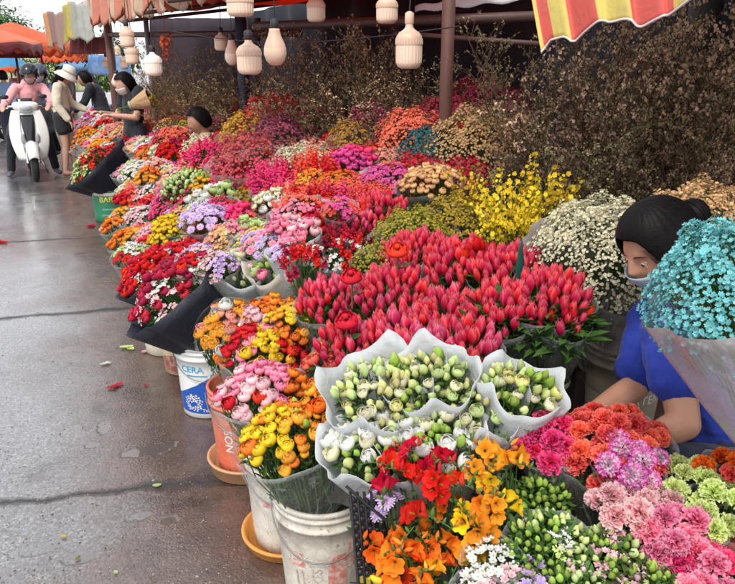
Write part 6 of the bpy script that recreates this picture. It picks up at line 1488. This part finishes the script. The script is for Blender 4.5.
FLW = {'spike': 'flower bunch', 'spray': 'spray flower bunch', 'lilac': 'aster bunch', 'ranunc': 'ranunculus bunch', 'pom': 'round daisy bunch', 'rose': 'bunch', 'snap': 'spiky bunch', 'gyps': 'baby\'s breath bunch', 'lisbud': 'bunch', 'lis': 'bunch'}
pend = []; qj = random.Random(12)
for i, (px, py, w, kind, cols, look) in enumerate(MIDF):
    k = {}
    if kind == 'gyps': k = dict(dot=.011, leafy=.8, wrap='frost')
    bs = 1.0 if py > 200 else 1.25
    if kind != 'gyps': k = dict(bs=bs, wrap=['clear', 'clear', 'frost', 'clear'][i % 4])
    if 'kraft' in look: k['wrap'] = 'kraft'
    if i % 7 == 3 and kind != 'gyps': k['wrap'] = 'white'
    zj = qj.uniform(-.03, .07); cs, ts = at_surf(px, py)
    r = B(px, py, w*1.12, kind, cols, None, z=cs.z+zj, tilt=(-.3+qj.uniform(-.2, .2), -.22+qj.uniform(-.2, .15), 1), dome=qj.uniform(.4, .65), L=None, leafy=k.pop('leafy', 2.0), **k)
    pend.append((r, px, py, look, kind))
named = [(a[0], a[1], a[3]['label']) for a in SPOTS if 'label' in a[3].keys()]
def clip(s, n):
    return ' '.join(s.split()[:n])
ANCH = [(172, 284, 'the big black wrap'), (110, 205, 'the green bucket'), (203, 380, 'the blue paint bucket'), (246, 263, 'the pale paper cones'), (300, 158, 'the creamy baby\'s breath'), (203, 124, 'the person in beige'), (131, 95, 'the seller in black'),
        (318, 222, 'the bright red roses'), (96, 170, 'the far black wrap'), (65, 130, 'the sun hat shopper'), (168, 202, 'the magenta bunch'), (236, 184, 'the tall crimson bunch'), (169, 224, 'the lemon yellow bunch'), (204, 214, 'the soft lilac bunch'), (193, 172, 'the wide peach bunch')]
for (r, px, py, look, kind) in pend:
    best = sorted(ANCH, key=lambda a: (a[0]-px)**2+((a[1]-py)*1.5)**2)
    best = [b for b in best if look not in b[2]]
    lab = None
    for a in best:
        dx, dy = px-a[0], py-a[1]
        rel = ('right of' if dx > 0 else 'left of') if abs(dx) > abs(dy)*1.3 else ('in front of' if dy > 0 else 'behind')
        cand = '%s %s %s %s' % (look, FLW[kind], rel, a[2])
        if cand not in USED: lab = cand; break
    tag(r, lab, 'bouquet')
# plain filler bunches for the depth of the display, so that no bench is bare
FILL = [['pink', 'palepink'], ['red', 'coral'], ['orange', 'amber'], ['lilac', 'palepink'], ['white', 'palegreen'], ['hotpink', 'magenta'], ['salmon', 'peach'], ['crimson', 'red'], ['cream', 'yellow'], ['amber', 'yellow']]
FN = ['pink', 'red', 'orange', 'lilac', 'white', 'magenta', 'salmon', 'crimson', 'cream', 'amber']
placed = [(s[4].x, s[4].y, s[5]) for s in SPOTS]

def hidepale(X, Y):
    v = Vector((X, Y, prof(X)))-CAM; t = v.dot(FW); px = CX+F*v.dot(RT)/t; py = CY-F*v.dot(UP)/t
    return 195 < px < 318 and 255 < py < 325 or 60 < px < 128 and 158 < py < 200
qf = random.Random(77); y = 2.3; cnt = 0
while y < 13.2:
    x = .62
    while x < 2.7:
        X = x+qf.uniform(-.07, .07); Yy = y+qf.uniform(-.08, .08)
        if all((X-a)**2+(Yy-b_)**2 > (max(.13, .8*c_))**2 for a, b_, c_ in placed) and not (abs(Yy-ss_.y) < .30 and abs(X-ss_.x) < .25) and not (abs(Yy-sb_.y) < .35 and abs(X-sb_.x) < .3) and not (Yy < 3.4 and X > 1.2) and not hidepale(X, Yy):
            ci = qf.randrange(10); z_ = prof(X)-.03; dd = (Vector((X, Yy, z_))-CAM).dot(FW); w_ = .33*F/dd
            kd = qf.choice(['spray', 'spray', 'pom', 'rose', 'lilac']) if X < 1.9 else 'gyps'
            kk = dict(bs=1.2 if dd > 5 else 1.0) if kd != 'gyps' else dict(dot=.012, leafy=.3)
            if X > 1.9 : ci = qf.choice([1, 7, 7, 6])
            elif X > 1.15: ci = qf.choice([1, 7, 1, 7, 5, 6]); kd = qf.choice(['spray', 'spike', 'rose', 'snap'])
            r = B(0, Yy*100+X*10, w_, kd, FILL[ci], None, tilt=(-.2, -.15, 1), dome=.42, wrap=qf.choice(['clear', 'frost', 'clear']), world=(X, Yy, z_+qf.uniform(-.03, .07)), **kk)
            tag(r, '%s %s among the mixed bunches packed along the benches' % (FN[ci], FLW.get(kd, 'bunch')), 'bouquet', '%s bunches packed along the benches' % FN[ci]); placed.append((X, Yy, .16)); cnt += 1
        x += .27
    y += .29 if y < 7 else .33
print('FILL', cnt)
# buckets under bunches that stand on the ground
gb = plain('grey_bucket', (.12, .12, .13), .6)
PB = MB(); PB.lathe([(0, .002), (.085, .002), (.115, .27), (.122, .275), (.12, .285), (.11, .283), (.08, .012), (0, .012)], 24); PBm = PB.mesh('pail', [gb])
spots = [(b_[0], b_[1]) for b_ in BUCKETS]
for s in SPOTS:
    b_ = s[6]
    if b_.z < .16 and b_.y < 14 and all((b_.x-x)**2+(b_.y-y)**2 > .235**2 for x, y in spots):
        o = link_obj('plastic_bucket', PBm, None, (b_.x, b_.y, 0)); tag(o, 'plain grey bucket hidden below the packed flower bunches', 'bucket', 'grey buckets under the flowers'); spots.append((b_.x, b_.y))
# yellow container and black basket between the nearest bucket and the orange freesias
c = at_d(362, 566, 1.62); r = empty('yellow_tub', (c.x+.07, c.y, 0)); m = MB(); m.lathe([(0, .002), (.055, .002), (.07, c.z-.02), (.076, c.z-.015), (.076, c.z), (.068, c.z), (.052, .02), (0, .02)], 28); build(m, 'tub', plain('yellow_plastic', (.82, .62, .03), .4), r); tag(r, 'yellow plastic tub beside the nearest white bucket', 'tub')
r = empty('black_basket', at_d(357, 540, 1.58)); m = MB()
for k in range(9):
    for j in range(5):
        u0 = at_d(352+j*7+k*1.0, 500+k*9+j*1, 1.58+.012*j)-Vector(r.location)
        m.sup(u0, (.0085, .0085, .0085), .6, 8, 6)
for j in range(6): m.tube([at_d(350+j*7, 492, 1.57+.012*j)-Vector(r.location), at_d(358+j*7, 584, 1.57+.012*j)-Vector(r.location)], .0035, 5)
m.tube([at_d(346, 486, 1.56)-Vector(r.location), at_d(366, 504, 1.56)-Vector(r.location), at_d(386, 520, 1.58)-Vector(r.location)], .0035, 5)
m.tube([at_d(350, 584, 1.57)-Vector(r.location), at_d(364, 586, 1.57)-Vector(r.location)], .006, 5)
build(m, 'mesh_panel', plain('black_plastic', (.015, .015, .018), .45), r); tag(r, 'black plastic mesh basket edge beside the nearest bucket', 'basket')
# long dark green leaf standing among the tulips
c = at_z(533, 262, 1.0); r = empty('broad_leaf', (c.x, c.y, c.z-.42)); m = MB()
m.patch(lambda u, w: (-.03*u-.02+(w-.5)*.055*math.sin(PI*(.1+.86*u)), .01*abs(w-.5), .50*u), 14, 6); solid(build(m, 'blade', petalmat((.01, .09, .07), (.02, .13, .1), rough=.3), r), .001); tag(r, 'single broad blue green leaf standing right of the upper tulips', 'leaf')
# petals and leaves dropped on the street
def litter(px, py, s, col, lab):
    c = at_z(px, py, 0); m = MB(); qq_ = random.Random(px+py)
    for k in range(3 if s > .035 else 1):
        a = qq_.uniform(0, 6); m.patch(lambda u, w: (qq_.uniform(-.0005, .0005)+.3*s*k*math.cos(a)+(u-.5)*s*math.cos(a)-(w-.5)*s*.7*math.sin(PI*(.1+.8*u))*math.sin(a), .3*s*k*math.sin(a)+(u-.5)*s*math.sin(a)+(w-.5)*s*.7*math.sin(PI*(.1+.8*u))*math.cos(a), .006+.25*s*(u-.5)**2+.3*s*(w-.5)**2), 5, 4)
    o = build(m, 'fallen_petal' if 'petal' in lab else 'fallen_leaf', petalmat(*C[col]) if col in C else LEAF, None, (c.x, c.y, 0)); tag(o, lab, 'petal' if 'petal' in lab else 'leaf')
for a in ((128, 348, .06, 'lime', 'pale green crumpled petal on wet ground left of beige bucket'), (144, 353, .04, 'palepink', 'pink petal on wet ground beside the maroon banded bucket'), (108, 364, .04, 'white', 'small white petal on wet ground left of the pale green one'),
          (115, 388, .05, 'crimson', 'crimson petal on wet ground left of the blue bucket'), (146, 386, .03, 'crimson', 'small crimson petal on brown mud near blue bucket'), (90, 227, .09, 'crimson', 'red petal near the green bucket far up the street'), (1, 243, .10, 'red', 'red petal at the left edge on the far slab'),
          (157, 487, .035, 'palegreen', 'green leaf lying on the dark joint in the ground'), (64, 538, .02, 'mustard', 'tiny brown leaf beside the puddle in the foreground'), (78, 560, .02, 'olive', 'tiny olive leaf in the puddle at lower left'), (116, 574, .02, 'palegreen', 'tiny green leaf near the bottom edge of the street')): litter(*a)
# grit: small stones on the wet slab
gm = MB(); qg = random.Random(21)
for i in range(1500):
    px, py = qg.uniform(-30, 262), 584-(qg.random()**1.4)*290; p = at_z(px, py, 0)
    if p.x > .42: continue
    s = qg.uniform(.0015, .0045)*(1.6 if qg.random() < .05 else 1); k0 = len(gm.v); rn = qg.random()
    a = qg.uniform(0, 6)
    vs = [(s*math.cos(a+j*1.571)*qg.uniform(.7, 1.3), s*math.sin(a+j*1.571)*qg.uniform(.7, 1.3), 0) for j in range(4)]+[(0, 0, s*.8)]
    gm.v += [(p.x+v[0], p.y+v[1], v[2]+.0005) for v in vs]; gm.t += [qg.random()]*5; gm.r += [rn]*5
    for j in range(4): gm.f.append((k0+j, k0+(j+1) % 4, k0+4)); gm.m.append(0)
gmo = build(gm, 'grit', petalmat((.10, .075, .06), (.30, .27, .24), (.05, .035, .03), rough=.4, trans=0), smooth=False); gmo['kind'] = 'stuff'; gmo['label'] = 'loose wet grit scattered over the street'; gmo['category'] = 'grit'
# ------------------------------------------------------------------ light, sky, camera
w = bpy.data.worlds.new('World'); S.world = w; w.use_nodes = True; nt = w.node_tree; bg = nt.nodes['Background']
EL, AZ = rad(52), rad(215)     # azimuth of the sun, clockwise from +Y
sk = nt.nodes.new('ShaderNodeTexSky'); sk.sky_type = 'NISHITA'; sk.sun_disc = False; sk.sun_elevation = EL; sk.sun_rotation = AZ; sk.dust_density = 3.5; sk.air_density = 1.2; sk.ozone_density = 1.0
hs = nt.nodes.new('ShaderNodeHueSaturation'); hs.inputs['Saturation'].default_value = .32; nt.links.new(sk.outputs[0], hs.inputs['Color']); 
cm = nt.nodes.new('ShaderNodeMix'); cm.data_type = 'RGBA'; tcw = nt.nodes.new('ShaderNodeTexCoord'); cn = nt.nodes.new('ShaderNodeTexNoise'); cn.inputs['Scale'].default_value = 2.2; cn.inputs['Detail'].default_value = 6
nt.links.new(tcw.outputs['Generated'], cn.inputs['Vector']); cr = nt.nodes.new('ShaderNodeValToRGB'); cr.color_ramp.elements[0].position = .3; cr.color_ramp.elements[0].color = (.62, .62, .62, 1); cr.color_ramp.elements[1].position = .7; cr.color_ramp.elements[1].color = (.9, .9, .9, 1)
nt.links.new(cn.outputs['Fac'], cr.inputs[0]); nt.links.new(cr.outputs[0], cm.inputs[0]); nt.links.new(hs.outputs[0], cm.inputs[6]); cm.inputs[7].default_value = (7.2, 7.5, 8.0, 1)   # overcast cloud layer
nt.links.new(cm.outputs[2], bg.inputs[0]); bg.inputs[1].default_value = .13
sl = bpy.data.lights.new('sun', 'SUN'); sl.energy = 1.5; sl.angle = rad(14); sl.color = (1, .94, .86); so = bpy.data.objects.new('sun', sl); COL.objects.link(so)
sd = Vector((math.sin(AZ)*math.cos(EL), math.cos(AZ)*math.cos(EL), math.sin(EL))); so.rotation_euler = sd.to_track_quat('Z', 'Y').to_euler()
cam = bpy.data.cameras.new('camera'); co = bpy.data.objects.new('camera', cam); COL.objects.link(co); co.location = CAM
cam.sensor_width = 36; cam.lens = F/735*36; cam.clip_end = 600; cam.clip_start = .05
co.matrix_world = Matrix.Translation(CAM) @ Matrix((RT, UP, -FW)).transposed().to_4x4(); S.camera = co
S.view_settings.view_transform = 'Standard'; S.view_settings.look = 'None'; S.view_settings.gamma = 1; S.view_settings.exposure = .72
try: S.view_settings.use_curve_mapping = False
except Exception: pass
S.render.engine = 'CYCLES'; S.cycles.max_bounces = 8; S.cycles.transparent_max_bounces = 24; S.cycles.diffuse_bounces = 3; S.cycles.glossy_bounces = 3; S.cycles.transmission_bounces = 3
print('OBJECTS', len(bpy.data.objects))
